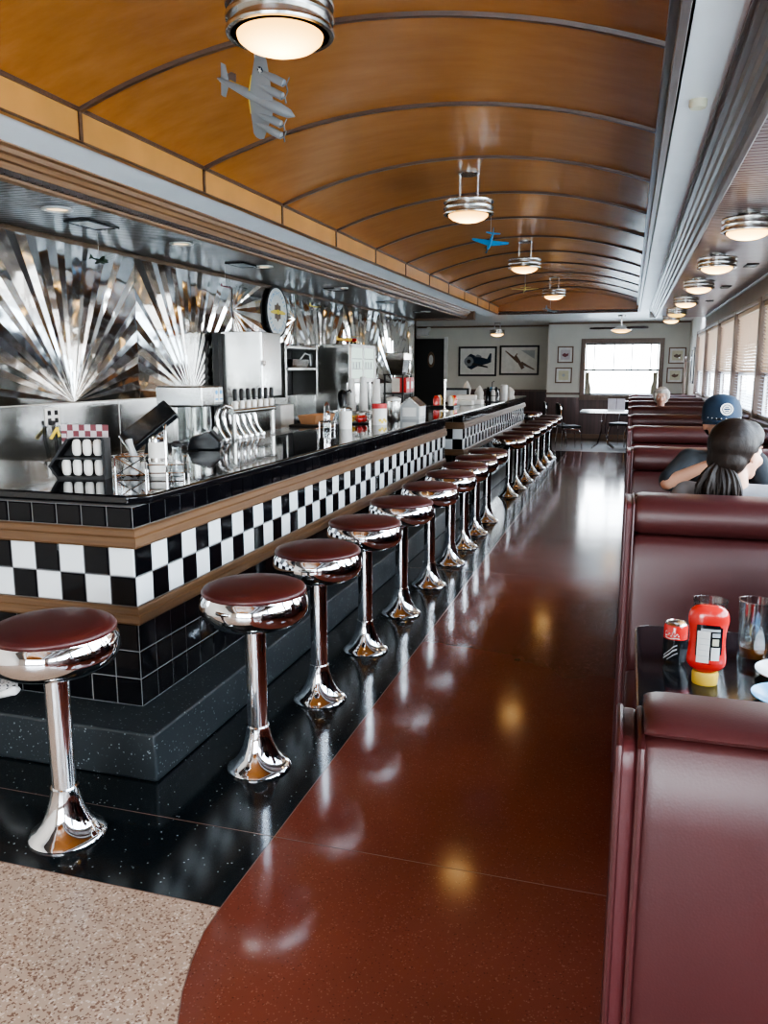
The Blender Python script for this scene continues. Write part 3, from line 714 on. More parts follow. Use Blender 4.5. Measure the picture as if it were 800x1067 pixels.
# bright toys on top of the fridge
for k, (dy, c, lb, ct) in enumerate(((-.30, 'yellow', 'yellow toy biplane on top of the display fridge', 'toy plane'), (-.05, 'red', 'red toy biplane on top of the display fridge', 'toy plane'))):
    r = thing('toy_biplane', lb, ct, (-3.32, 9.72 + dy, 1.891), R(20 - 50 * k))
    m = MB(); m.lathe([(0, -.11), (.012, -.1), (.022, -.02), (.024, .06), (.012, .085), (0, .09)], (0, 0, .055), 12, Matrix.Rotation(R(90), 3, 'Y')); m.build('fuselage', M[c], r)
    for zz in (.028, .095):
        m = MB(); m.box(-.01, .04, -.11, .11, zz, zz + .006); m.build('wing', M['yellow' if k else 'red'], r, bevel=.002)
    m = MB(); m.box(-.105, -.075, -.04, .04, .055, .06); m.box(-.105, -.08, -.002, .002, .055, .095); m.build('tail', M[c], r)
    m = MB()
    for s in (-1, 1): m.lathe([(0, -.004), (.02, -.004), (.02, .004), (0, .004)], (.03, s * .03, .02), 12, Matrix.Rotation(R(90), 3, 'X')); m.tube([(.03, s * .03, .02), (.03, s * .01, .05)], .003, 5)
    m.build('wheels', M['black_plastic'], r)

# round propeller sign
r = thing('round_wall_sign', 'round white sign with dark rim and brown propeller emblem on steel wall', 'sign', (XL + .028, 8.52, 2.22))
rotY = Matrix.Rotation(R(90), 3, 'Y')
m = MB(); m.lathe([(0, 0), (.285, 0), (.285, .026), (.266, .026), (.262, .02), (0, .02)], n=48, mtx=rotY); m.build('rim', M['black_plastic'], r)
m = MB(); m.lathe([(0, .02), (.258, .02), (.258, .024), (0, .024)], n=48, mtx=rotY); m.build('dial', M['paper'], r)
m = MB()
for k in range(8):
    a = k * PI / 4; d = Vector((0, math.sin(a), math.cos(a))); e = Vector((0, math.cos(a), -math.sin(a)))
    m.prism([Vector((.025, 0, 0)) + q for q in (d * .02 - e * .012, d * .075 - e * .03, d * .105, d * .075 + e * .03, d * .02 + e * .012)], (.006, 0, 0))
m.build('engine_emblem', M['oak'], r)
m = MB()
for s in (-1, 1): m.prism([(.033, s * .015, -.012), (.033, s * .1, -.026), (.033, s * .19, -.02), (.033, s * .2, 0), (.033, s * .1, .02), (.033, s * .015, .014)], (.004, 0, 0))
m.lathe([(0, .03), (.03, .03), (.02, .045), (0, .05)], n=16, mtx=rotY); m.build('propeller', M['yellow_paint'], r)
m = MB()
for k in range(26):
    a = 2 * PI * k / 26
    if k % 13 in (6,): continue
    d = Vector((0, math.sin(a), math.cos(a))); e = Vector((0, math.cos(a), -math.sin(a))); c = d * .205; wv = .011 + .005 * (k % 3 == 0)
    m.prism([Vector((.0245, 0, 0)) + c + q for q in (-e * wv - d * .022, -e * wv + d * .022, -e * wv * .3 + d * .022, -e * wv * .3 - d * .022)], (.001, 0, 0))
    m.prism([Vector((.0245, 0, 0)) + c + q for q in (-e * wv * .3 + d * (.022 if k % 2 else .004), e * wv + d * (.022 if k % 2 else .004), e * wv + d * (.014 if k % 2 else -.004), -e * wv * .3 + d * (.014 if k % 2 else -.004))], (.001, 0, 0))
m.build('rim_lettering', M['plate_blue'], r)

# ------------------------------------------------------------------ small things on the bar
CT = 1.0902; SV = 1.0402
r = thing('cutlery_rack', 'black slant-sided rack of wrapped rolls at the near corner of the bar', 'rack', (-2.44, 3.22, CT), R(14))
m = MB(); out = [(-.155, .06), (-.06, .19), (.115, .19), (.115, 0), (-.115, 0)]
m.prism([(x, .02, z) for x, z in out], (0, .012, 0)); m.build('back_panel', M['black_plastic'], r)
m = MB(); m.box(.105, .117, -.05, .03, 0, .19); m.box(-.115, .115, -.05, .03, 0, .012); m.box(-.115, .115, -.05, .03, .092, .102); m.prism([(-.155, -.05, .06), (-.06, -.05, .19), (-.05, -.05, .185), (-.142, -.05, .058)], (0, .08, 0)); m.prism([(-.155, -.05, .06), (-.115, -.05, 0), (-.105, -.05, .004), (-.143, -.05, .06)], (0, .08, 0))
m.build('shelf_frame', M['black_plastic'], r)
ro = None; rl = [(-.028, .145, 'left', 'top'), (.022, .145, 'middle', 'top'), (.072, .145, 'right', 'top'), (-.082, .052, 'leftmost', 'bottom'), (-.03, .052, 'second', 'bottom'), (.022, .052, 'third', 'bottom'), (.074, .052, 'rightmost', 'bottom')]
c14, s14 = math.cos(R(14)), math.sin(R(14))
for k, (x, z, a, c) in enumerate(rl):
    m = MB(); m.lathe([(0, -.039), (.012, -.037), (.019, -.028), (.021, -.015), (.021, .015), (.019, .028), (.012, .037), (0, .039)], n=16)
    y = -.012; loc = (-2.44 + x * c14 - y * s14, 3.22 + x * s14 + y * c14, CT + z)
    o = m.build('wrapped_roll', M['paper']); o.location = loc
    tag(o, 'white wrapped roll, %s in the %s row of the black rack' % (a, c), 'roll', 'wrapped rolls in the black rack')
r = thing('menu_stand', 'menu card with pink and maroon checker border standing behind black rack', 'menu', (-2.58, 3.42, CT), R(12))
m = MB(); m.box(-.12, .12, 0, .004, .0, .235); m.build('card', M['maroon_print'], r)
m = MB()
for k in range(8):
    for j in range(2):
        if (k + j) % 2 == 0: m.box(-.12 + k * .03, -.09 + k * .03, -.001, 0, .205 - .03 * j + .0, .235 - .03 * j)
for k in range(5):
    m.box(-.12, -.095, -.001, 0, .01 + k * .04, .03 + k * .04)
m.build('check_border', M['pink_paper'], r, flat=True)
m = MB(); m.box(-.092, .12, -.0016, -.0006, 0, .176); p = m.build('printed_panel', M['pink_paper'], r)
m = MB()
for k in range(9): m.box(-.08, .08 - .02 * (k % 3), -.0024, -.0016, .155 - k * .016, .160 - k * .016)
m.build('print_lines', M['silver_print'], p)
m = MB(); m.box(-.1, .1, -.02, .04, 0, .012); m.build('stand_base', M['black_plastic'], r)

# wire caddy
r = thing('wire_caddy', 'chrome wire condiment caddy with tall handle at the near bar corner', 'caddy', (-2.17, 3.38, CT), R(22))
m = MB()
def loop(z, x0, x1, y0, y1, rr=.003): m.tube([(x0, y0, z), (x1, y0, z), (x1, y1, z), (x0, y1, z), (x0, y0, z)], rr, 6)
for z in (.02, .06): loop(z, -.02, .15, -.06, .06)
loop(.012, -.17, -.03, -.06, .06); loop(.1, -.17, -.03, -.06, .06)
for x in (-.02, .065, .15):
    for y in (-.06, .06): m.tube([(x, y, 0), (x, y, .10 if x > .1 else .06)], .003, 6)
for x0, x1 in ((-.17, -.03), (-.03, -.17)): m.tube([(x0, -.06, .012), (x1, -.06, .1)], .003, 6); m.tube([(x0, .06, .012), (x1, .06, .1)], .003, 6)
for x in (-.17, -.03):
    for y in (-.06, .06): m.tube([(x, y, 0), (x, y, .1)], .003, 6)
m.tube([(.15, -.06, .10), (.17, -.06, .10), (.17, -.06, .0)], .003, 6)
m.build('wire_frame', M['chrome'], r)
m = MB(); m.tube([(.068, -.06, .0), (.068, -.06, .22), (.068, -.05, .24), (.068, -.035, .245)], .006, 8); m.build('handle', M['chrome'], r)
c22, s22 = math.cos(R(22)), math.sin(R(22))
def cad(x, y, z=.0): return (-2.17 + x * c22 - y * s22, 3.38 + x * s22 + y * c22, CT + z)
r = thing('sugar_jar', 'white sugar jar with metal lid in the chrome wire caddy', 'jar', cad(.022, .0))
m = MB(); m.lathe([(0, 0), (.042, 0), (.045, .01), (.045, .155), (.04, .165), (0, .165)], n=24); m.build('body', M['paper'], r)
m = MB(); m.lathe([(0, .165), (.042, .165), (.042, .18), (.02, .195), (0, .197)], n=24); m.tube([(.0, 0, .195), (.02, 0, .21), (.03, 0, .205)], .005, 6); m.build('lid', M['chrome'], r)
m = MB(); m.lathe([(.0455, .07), (.0463, .07), (.0463, .09), (.0455, .09)], n=24, cap=(False, False)); m.build('band', M['chrome_dull'], r)
r = thing('glass_shaker', 'clear glass shaker with dark top beside the sugar jar', 'shaker', cad(.112, -.005))
m = MB(); m.lathe([(0, 0), (.028, 0), (.03, .01), (.026, .06), (.022, .12), (.024, .14), (0, .14)], n=16); m.build('body', M['tankglass'], r)
m = MB(); m.lathe([(0, .002), (.024, .002), (.022, .06), (0, .06)], n=16); m.build('pepper', M['silver_print'], r)
m = MB(); m.lathe([(0, .14), (.025, .14), (.026, .155), (.012, .168), (0, .168)], n=16); m.build('lid', M['black_plastic'], r)
for k, (x, y) in enumerate(((-.13, .02), (-.09, -.03), (-.06, .03))):
    m = MB(); m.sphere((0, 0, .022), (.026, .018, .02), 12, 8); m.sphere((.006, 0, .05), (.02, .02, .016), 12, 8)
    o = m.build('creamer_cup', M['white_plastic' if k != 1 else 'silver_print']); o.location = cad(x, y, .001)
    tag(o, ['small white creamer at the left of the wire caddy', 'small grey creamer at the front of the wire caddy', 'small white creamer at the centre of the wire caddy'][k], 'creamer', 'creamers in the wire caddy')
m = MB(); m.lathe([(0, 0), (.017, 0), (.02, .05), (.014, .12), (.018, .15), (0, .155)], n=14)
o = m.build('syrup_spoon', M['silver_print']); o.location = cad(-.075, .005, .03); o.rotation_euler = (0, R(-18), 0)
tag(o, 'grey plastic spoon leaning upright in the wire caddy', 'spoon')

# POS terminal and printer
r = thing('till_terminal', 'black tilted touchscreen till seen from behind on the bar', 'terminal', (-2.76, 4.25, SV), R(35))
m = MB(); m.box(-.12, .12, -.1, .1, 0, .02); m.build('base', M['black_plastic'], r, bevel=.006)
m = MB(); m.prism([(-.03, .0, .02), (.09, -.02, .02), (.07, .02, .2), (.0, .04, .2)], (0, .07, 0)); m.build('neck', M['black_plastic'], r)
mt = Matrix.Translation((.0, .02, .22)) @ Matrix.Rotation(R(-38), 4, 'Y') @ Matrix.Rotation(R(18), 4, 'X')
m = MB(); m.box(-.18, .18, -.14, .14, -.03, .012, mt); s = m.build('screen_housing', M['black_gloss'], r, bevel=.012)
m = MB(); m.box(-.16, .16, -.12, .12, .012, .014, mt); m.build('screen', M['black_gloss'], s)
r = thing('receipt_printer', 'black wedge-shaped receipt printer on the granite edge', 'printer', (-2.60, 4.62, CT), R(20))
m = MB(); m.rings([[Vector((-.09, y, 0)), Vector((.11, y, 0)), Vector((.125, y, .05)), Vector((.05, y, .12)), Vector((-.06, y, .085))] for y in (-.08, .08)]); m.build('housing', M['black_gloss'], r, bevel=.008)
m = MB(); m.prism([(.055, -.06, .117), (.118, -.06, .055), (.118, .06, .055), (.055, .06, .117)], (.004, 0, .004)); m.build('cover', M['black_plastic'], r)
r = thing('card_reader', 'black box on the steel wall counter behind the till', 'box', (-3.45, 5.85, .931), 0)
m = MB(); m.box(-.1, .1, -.13, .13, 0, .40); m.build('housing', M['black_matt'], r, bevel=.02)
m = MB(); m.box(.1, .105, -.1, .1, .25, .36); m.build('panel', M['dark_oak'], r)

# steel canisters, cups etc further along
def mug(name, label, cat, loc, rad, h, body, lid=None, band=None, group=None):
    r = thing(name, label, cat, loc, 0, group)
    m = MB(); m.lathe([(0, 0), (rad * .96, 0), (rad, .006), (rad, h * .93), (rad * .96, h), (0, h)], n=24); m.build('body', body, r)
    if lid: m = MB(); m.lathe([(0, h), (rad * 1.04, h), (rad * 1.04, h + .02), (rad * .6, h + .035), (0, h + .037)], n=24); m.build('lid', lid, r)
    if band: m = MB(); m.lathe([(rad * 1.005, h * .25), (rad * 1.02, h * .27), (rad * 1.02, h * .75), (rad * 1.005, h * .77)], n=24, cap=(False, False)); m.build('band', band, r)
    return r
mug('sugar_canister', 'white ribbed canister beside a wire holder midway along the bar', 'canister', (-2.31, 6.55, CT), .055, .155, M['foam'], M['chrome'])
r = thing('wire_holder', 'small chrome wire shaker holder beside the white canister', 'holder', (-2.43, 6.42, CT))
m = MB()
for z in (.01, .07): m.tube([(-.05, -.05, z), (.05, -.05, z), (.05, .05, z), (-.05, .05, z), (-.05, -.05, z)], .004, 6)
for x in (-.05, .05):
    for y in (-.05, .05): m.tube([(x, y, 0), (x, y, .07)], .004, 6)
m.tube([(0, -.05, .07), (0, -.05, .2), (0, 0, .23), (0, .05, .2), (0, .05, .07)], .005, 6); m.build('wire_frame', M['chrome'], r)
mug('salt_shaker', 'glass shaker with steel lid in the small wire holder', 'shaker', (-2.43, 6.42, CT + .012), .03, .11, M['tankglass'], M['chrome'])
mug('straw_canister', 'tall steel straw dispenser with white lid beside the red-topped box', 'dispenser', (-2.20, 7.66, CT), .068, .2, M['steel_v'], M['white_plastic'])
mug('candy_tin', 'white printed tin with red top beside the straw dispenser', 'tin', (-2.18, 7.12, CT), .068, .19, M['foam'], None)
m = MB(); m.lathe([(.0685, .15), (.0695, .15), (.0695, .192), (.02, .194), (0, .194)], n=24, cap=(False, True)); o = m.build('red_top', M['red_matt'], bpy.data.objects[[q.name for q in bpy.data.objects if q.name.startswith('candy_tin')][-1]])
m = MB()
for k, (a, z) in enumerate(((-.9, .03), (-.6, .05), (-.3, .035), (-1.2, .045))): m.lathe([(0, .068), (.014, .068), (.014, .0705), (0, .0705)], (0, 0, z), 10, Matrix.Rotation(a, 3, 'Z') @ Matrix.Rotation(R(90), 3, 'Y'))
m.build('flower_print', M['yellow_paint'], o.parent)
# wire fruit basket with packets
r = thing('wire_basket', 'round chrome wire basket in front of the white cup stacks', 'basket', (-2.42, 7.2, CT))
m = MB()
for z, q in ((.008, .09), (.06, .12), (.11, .13)): m.tube([(q * math.cos(a * PI / 8), q * math.sin(a * PI / 8), z) for a in range(17)], .003, 6)
for a in range(10): m.tube([(.09 * math.cos(a * PI / 5), .09 * math.sin(a * PI / 5), .008), (.12 * math.cos(a * PI / 5), .12 * math.sin(a * PI / 5), .06), (.13 * math.cos(a * PI / 5), .13 * math.sin(a * PI / 5), .11)], .003, 6)
m.build('wire_frame', M['chrome'], r)
m = MB(); m.lathe([(0, 0), (.1, 0), (.11, .012), (0, .012)], n=24); m.build('base_plate', M['black_plastic'], r)
for k, (x, y, c, lb) in enumerate(((-.05, -.03, 'yellow', 'yellow packet at the left of the wire basket'), (.035, -.055, 'red', 'red packet at the front of the wire basket'), (.05, .03, 'red', 'red packet at the right of the wire basket'), (-.01, .04, 'yellow', 'yellow packet at the back of the wire basket'))):
    m = MB(); m.sphere((0, 0, .035), (.036, .03, .034), 12, 8); o = m.build('sauce_packet', M[c]); o.location = (-2.42 + x, 7.2 + y, CT + .013 + .0 * k); tag(o, lb, 'packet', 'packets in the wire basket')
# cup stacks
for k, (x, y, h, lb) in enumerate(((-3.0, 8.72, .38, 'left stack of upturned white foam cups behind the wire basket'), (-2.86, 8.72, .40, 'middle stack of upturned white foam cups behind the wire basket'), (-2.74, 8.83, .37, 'right stack of upturned white foam cups behind the wire basket'))):
    r = thing('cup_stack', lb, 'cup stack', (x, y, SV), 0, 'foam cup stacks')
    m = MB(); pr = [(0, 0)]
    z = 0
    while z < h: pr += [(.056 - .012 * z / h, z), (.057 - .012 * z / h, z + .006), (.053 - .012 * z / h, z + .008), (.052 - .012 * z / h, z + .02)]; z += .02
    pr += [(.036, h + .07), (0, h + .07)]; m.lathe(pr, n=20); m.build('cups', M['foam'], r)
r = thing('coffee_urn', 'dark upright coffee dispenser beneath the display fridge', 'urn', (-3.0, 8.42, SV))
m = MB(); m.lathe([(0, 0), (.055, 0), (.055, .28), (.045, .31), (.02, .33), (0, .33)], n=20); m.build('body', M['black_gloss'], r)
m = MB(); m.tube([(.04, 0, .31), (.09, 0, .33), (.1, 0, .3)], .01, 8); m.build('spout', M['black_plastic'], r)
r = thing('serving_tray', 'black tray under the brown cardboard food boats', 'tray', (-2.93, 7.5, SV))
m = MB(); m.box(-.2, .2, -.28, .28, 0, .025); m.build('tray_body', M['black_plastic'], r, bevel=.01)
for k, (x, y, lb) in enumerate(((-.03, -.12, 'near brown cardboard food boat on the black tray'), (.0, .12, 'far brown cardboard food boat on the black tray'))):
    m = MB(); z = 0
    m.rings([[Vector((sx * q, sy * w, zz)) for sx, sy in ((-1, -1), (1, -1), (1, 1), (-1, 1))] for q, w, zz in ((.07, .08, 0), (.095, .11, .085), (.09, .105, .085), (.067, .077, .006))])
    o = m.build('food_boat', M['basket'], flat=True); o.location = (-2.93 + x, 7.5 + y, SV + .0262); tag(o, lb, 'food tray', 'food boats on the black tray')
for k in range(4):
    m = MB(); m.lathe([(0, 0), (.028, 0), (.038, .12), (.035, .12), (.026, .006), (0, .006)], n=16)
    o = m.build('clear_cup', M['cupglass']); o.location = (-2.95 + .085 * (k % 2), 8.02 + .1 * (k // 2), SV)
    tag(o, ['near left', 'near right', 'far left', 'far right'][k] + ' clear plastic cup behind the white canister', 'cup', 'clear cups on the service counter')
# little glazed house dispenser
r = thing('napkin_house', 'small grey house-shaped glazed dispenser with wooden roof edge', 'dispenser', (-2.12, 8.1, CT), R(0))
prof = [(-.1, 0), (.1, 0), (.1, .13), (.0, .21), (-.1, .13)]
m = MB(); m.rings([[Vector((x, y, z)) for x, z in prof] for y in (-.14, .14)]); m.build('house_body', M['silver_print'], r, flat=True)
m = MB(); m.prism([(.1, -.145, .13), (0, -.145, .21), (0, -.145, .225), (.115, -.145, .132)], (0, .29, 0)); m.prism([(-.1, -.145, .13), (0, -.145, .21), (0, -.145, .225), (-.115, -.145, .132)], (0, .29, 0)); m.build('roof', M['chrome_dull'], r, flat=True)
m = MB(); m.box(-.07, .07, -.143, -.14, .03, .12); m.box(.1, .103, -.1, .1, .03, .12); m.build('pane', M['white_plastic'], r)
# hopper unit & red box at end
r = thing('coffee_grinder', 'steel hopper machine above the red and silver boxes', 'machine', (-3.35, 11.9, 1.52), 0)
m = MB(); m.box(-.14, .16, -.22, .22, .2, .31); m.build('hopper_rim', M['chrome_dull'], r, bevel=.008)
m = MB(); m.rings([[Vector((-.12, -.2, .2)), Vector((.14, -.2, .2)), Vector((.14, .2, .2)), Vector((-.12, .2, .2))], [Vector((-.08, -.12, .0)), Vector((.1, -.12, 0)), Vector((.1, .12, 0)), Vector((-.08, .12, 0))]]); m.build('hopper_cone', M['steel_v'], r, flat=True)
m = MB(); m.box(-.16, .16, -.25, .25, -.30, -.275); m.box(-.16, .16, -.25, .25, -.02, 0)
for x in (-.14, .14):
    for y in (-.23, .23): m.box(x - .012, x + .012, y - .012, y + .012, -.588, 0)
m.build('stand', M['black_matt'], r)
for k, (y, mt, lb) in enumerate(((-.12, 'red_matt', 'red printed box on the rack beneath the hopper'), (.12, 'red_matt', 'second red printed box behind the first beneath the hopper'))):
    rr = thing('printed_box', lb, 'box', (-3.28, 11.9 + y, 1.246), 0, 'boxes beneath the hopper')
    m = MB(); m.box(-.1, .12, -.1, .1, 0, .22); m.build('carton', M[mt], rr, bevel=.004)
    m = MB(); m.box(-.1, .02, -.102, -.1, .01, .21); m.box(.1205, .1215, -.05, .05, .06, .16); m.build('label_patch', M['white_plastic'], rr)
for k in range(4):
    m = MB(); m.lathe([(0, 0), (.045, 0), (.05, .09), (.048, .1), (0, .1)], n=16); m.tube([(.05, 0, .075), (.08, 0, .07), (.08, 0, .03), (.05, 0, .02)], .007, 6)
    o = m.build('coffee_mug', M['black_gloss' if k % 2 else 'white_plastic']); o.location = (-2.75, 8.18 + .15 * k - .0, SV); o.location.x = -2.72 if k else -2.72
    tag(o, ORD[k].capitalize() + ' mug in the row behind the house-shaped dispenser', 'mug', 'mugs on the service counter')

# far bar section
def napkin(name, label, loc, h, s=1.0):
    m = MB(); n = 10; rs = []
    for z, q in ((0, .05), (.3, .042), (.6, .05), (.85, .028), (1.0, .004)):
        rs.append([Vector((q * s * math.cos(2 * PI * i / n) * (1 + .25 * (i % 2)), q * s * math.sin(2 * PI * i / n) * (1 + .25 * ((i + 1) % 2)) * .6, z * h)) for i in range(n)])
    m.rings(rs); o = m.build(name, M['paper']); o.location = loc; return tag(o, label, 'napkin', 'folded napkins on the far bar')
napkin('folded_napkin', 'tall pointed folded napkin, leftmost on the far bar', (-2.5, 13.0, CT), .31, 1.2)
napkin('folded_napkin', 'folded napkin standing beside the boxes on the far bar', (-2.12, 12.0, CT), .26, 1.2)
napkin('folded_napkin', 'folded napkin at the far end of the bar beside white bottle', (-1.99, 14.2, CT), .2, 1.9)
for k, (x, y, z) in enumerate(((-2.22, 11.3, 0), (-2.13, 11.55, 0), (-2.2, 11.42, .07))):
    m = MB(); m.box(-.14, .14, -.1, .1, 0, .07); o = m.build('napkin_pack', M['foam'], bevel=.012); o.location = (x + .0, y if z else (11.3 + k * .26), CT + z + .0005 * (z > 0)); o.rotation_euler = (0, 0, .1 * (k - 1) if z else 0)
    tag(o, ['near white napkin pack on the far bar', 'far white napkin pack on the far bar', 'white napkin pack lying on top of two others'][k], 'napkin pack', 'napkin packs on the far bar')
r = thing('condiment_rack', 'dark wire rack of bottles in the middle of the far bar', 'rack', (-2.02, 12.55, CT))
m = MB()
for z in (.01, .1, .2): m.tube([(.12 * math.cos(a * PI / 8), .12 * math.sin(a * PI / 8), z) for a in range(17)], .006, 6)
for a in range(8): m.tube([(.12 * math.cos(a * PI / 4), .12 * math.sin(a * PI / 4), 0), (.12 * math.cos(a * PI / 4), .12 * math.sin(a * PI / 4), .2)], .005, 6)
m.tube([(0, 0, 0), (0, 0, .3), (.03, 0, .32)], .007, 6); m.lathe([(0, 0), (.12, 0), (.12, .008), (0, .008)], n=20); m.build('wire_frame', M['black_plastic'], r)
for k in range(4):
    a = k * PI / 2 + .4
    m = MB(); m.lathe([(0, 0), (.04, 0), (.04, .14), (.02, .18), (.015, .22), (0, .22)], n=14); o = m.build('sauce_bottle', M[['black_gloss', 'plate_blue', 'black_gloss', 'white_plastic'][k]]); o.location = (-2.02 + .065 * math.cos(a), 12.55 + .065 * math.sin(a), CT + .009)
    tag(o, ['dark sauce bottle at the right of the far wire rack', 'blue sauce bottle at the back of the far wire rack', 'dark sauce bottle at the left of the far wire rack', 'white sauce bottle at the front of the far wire rack'][k], 'bottle', 'bottles in the far wire rack')
mug('white_bottle', 'white squeeze bottle near the far end of the bar', 'bottle', (-1.95, 13.3, CT), .06, .22, M['white_plastic'], M['white_plastic'])
r = thing('counter_box', 'black framed counter display beside the condiment tray on the far bar', 'display', (-2.42, 11.7, CT))
m = MB(); m.box(-.2, .2, -.02, .02, 0, .03); m.box(-.2, .2, -.02, .02, .2, .23); m.box(-.2, -.17, -.02, .02, .03, .2); m.box(.17, .2, -.02, .02, .03, .2); m.build('frame', M['black_plastic'], r)
m = MB(); m.box(-.17, .17, -.005, .005, .03, .2); m.build('panel', M['silver_print'], r)
r = thing('condiment_tray', 'red and yellow condiment tray where the far bar begins', 'tray', (-2.33, 10.6, CT))
m = MB(); m.box(-.16, .16, -.2, .2, 0, .03); m.build('tray_body', M['black_plastic'], r, bevel=.006)
for k in range(8):
    m = MB(); m.lathe([(0, 0), (.032, 0), (.036, .08), (.018, .12), (0, .13)], n=12); o = m.build('condiment_bottle', M[['red', 'paper', 'red', 'yellow', 'paper', 'red', 'yellow', 'red'][k]]); o.location = (-2.33 - .1 + .2 * (k % 2), 10.6 - .14 + .09 * (k // 2), CT + .031)
    tag(o, '%s %s bottle, %s from the front in the condiment tray' % (['left', 'right'][k % 2], ['red', 'white', 'red', 'yellow', 'white', 'red', 'yellow', 'red'][k], ['first', 'second', 'third', 'last'][k // 2]), 'bottle', 'condiment tray bottles')
m = MB(); m.tube([(-2.15, 9.75, CT + .01), (-2.15, 9.75, CT + .36)], .012, 12); m.lathe([(0, 0), (.045, 0), (.045, .01), (.015, .02), (0, .02)], (-2.15, 9.75, CT), 20); m.lathe([(0, 0), (.02, .01), (.02, .03), (0, .04)], (-2.15, 9.75, CT + .35), 14)
tag(m.build('counter_post', M['chrome_dull']), 'short steel post standing on the bar top before the condiment tray', 'post')

# ------------------------------------------------------------------ far-left door, emergency light, pictures
r = bpy.data.objects.new('door_1', None); COL.objects.link(r); struct(r); r.location = (-4.85, YR, 0)
m = MB(); m.box(-.38, .38, -.05, -.005, 0, 2.34); m.build('door_leaf', M['black_matt'], r, bevel=.004)
m = MB(); m.lathe([(0, 0), (.09, 0), (.09, .012), (0, .012)], (.02, -.05, 1.82), 28, Matrix.Rotation(R(90), 3, 'X'), sx=1, sy=2.2); m.build('porthole_rim', M['dark_oak'], r)
m = MB(); m.lathe([(0, 0), (.055, 0), (.055, .016), (0, .016)], (.02, -.05, 1.82), 28, Matrix.Rotation(R(90), 3, 'X'), sx=1, sy=2.2); m.build('porthole_glass', M['white_plastic'], r)
m = MB(); m.box(.36, .44, -.09, -.003, 0, 2.38); m.build('door_jamb', M['white_plastic'], r, bevel=.004)
m = MB(); m.box(-.48, -.38, -.09, -.003, 0, 2.38); m.build('door_jamb', M['dark_oak'], r)
r = thing('emergency_light', 'white emergency light with two lamp heads above the black door', 'light', (-5.05, YR - .001, 2.48))
m = MB(); m.box(-.16, .16, -.09, 0, -.06, .12); m.build('housing', M['white_plastic'], r, bevel=.015)
for s in (-1, 1):
    m = MB(); m.lathe([(0, 0), (.05, 0), (.06, .07), (0, .075)], (s * .17, -.07, .1), 16, Matrix.Rotation(R(100), 3, 'X')); m.build('lamp_head', M['white_plastic'], r)

def frame(name, label, loc, w, h, rz, border, matfr, group, art):
    r = thing(name, label, 'picture', loc, rz, group)
    m = MB(); f = border
    m.box(-w, -w + f, -.03, 0, -h, h); m.box(w - f, w, -.03, 0, -h, h); m.box(-w + f, w - f, -.03, 0, h - f, h); m.box(-w + f, w - f, -.03, 0, -h, -h + f); m.build('frame', M[matfr], r, bevel=.005)
    m = MB(); m.box(-w + f, w - f, -.012, 0, -h + f, h - f); p = m.build('mat_board', M['paper'], r)
    art(r, w - f, h - f); return r
def art_fighter(r, w, h):
    m = MB(); y = -.014
    m.prism([(-w * .68, y, -.02), (-w * .60, y, .12), (-w * .4, y, .19), (-w * .1, y, .13), (.05, y, .11), (w * .55, y, .06), (w * .72, y, .2), (w * .8, y, .19), (w * .78, y, -.02), (w * .55, y, -.06), (0, y, -.12), (-w * .35, y, -.2), (-w * .58, y, -.15)], (0, .002, 0)); m.build('aircraft_print', M['cap_navy'], r)
    m = MB(); m.lathe([(0, 0), (.12, 0), (.12, .002), (0, .002)], (-w * .5, y - .002, .0), 24, Matrix.Rotation(R(90), 3, 'X')); m.prism([(-.08, y - .002, .11), (.0, y - .002, .17), (.1, y - .002, .13), (.09, y - .002, .1)], (0, .002, 0)); m.build('aircraft_detail', M['grey_paint'], r)
    m = MB(); m.lathe([(0, 0), (.05, 0), (.05, .002), (0, .002)], (-w * .5, y - .004, .0), 20, Matrix.Rotation(R(90), 3, 'X'))
    m.prism([(-.12, y - .004, -.03), (.25, y - .004, -.12), (.27, y - .004, -.16), (-.15, y - .004, -.09)], (0, .002, 0)); m.build('wing_print', M['black_matt'], r)
def art_diving(r, w, h):
    m = MB(); y = -.014
    m.prism([(w * .1, y, h * .75), (w * .85, y, h * .75), (w * .85, y, h * .1)], (0, .001, 0)); m.build('sky_tint', M['silver_print'], r)
    m = MB()
    def q(a, b, w0, w1):
        a = Vector((a[0], y - .003, a[1])); b = Vector((b[0], y - .003, b[1])); d = (b - a).normalized(); e = Vector((-d.z, 0, d.x))
        m.prism([a - e * w0, b - e * w1, b + e * w1, a + e * w0], (0, .002, 0))
    q((-w * .78, h * .72), (-.02, -.04), .012, .035); q((.05, -.06), (w * .85, -h * .72), .035, .012); q((-.09, .1), (.1, -.2), .03, .045); q((-.14, .05), (-.05, .16), .012, .012)
    m.build('aircraft_print', M['dark_oak'], r)
frame('framed_picture', 'black framed picture of a blue propeller fighter on the far left wall', (-3.65, YR - .002, 1.775), .48, .365, 0, .045, 'black_plastic', 'framed aircraft pictures', art_fighter)
frame('framed_picture', 'black framed picture of a banking aircraft seen diagonally', (-2.615, YR - .002, 1.80), .485, .36, 0, .045, 'black_plastic', 'framed aircraft pictures', art_diving)
def art_small(c, k):
    def a(r, w, h):
        y = -.014; m = MB(); m.box(-w * .7, w * .7, y, y + .001, -h * .7, h * .7); m.build('print_sheet', M['cream'] if k else M['pink_paper'], r)
        m = MB()
        m.prism([(-w * .5, y - .002, .0), (-w * .1, y - .002, h * .25), (w * .1, y - .002, h * .1), (w * .5, y - .002, h * .2), (w * .4, y - .002, -h * .15), (0, y - .002, -h * .35), (-w * .4, y - .002, -h * .2)], (0, .001, 0)) if k != 1 else m.lathe([(0, 0), (w * .22, 0), (w * .22, .001), (0, .001)], (0, y - .002, 0), 20, Matrix.Rotation(R(90), 3, 'X'))
        m.build('print_motif', M[c], r)
    return a
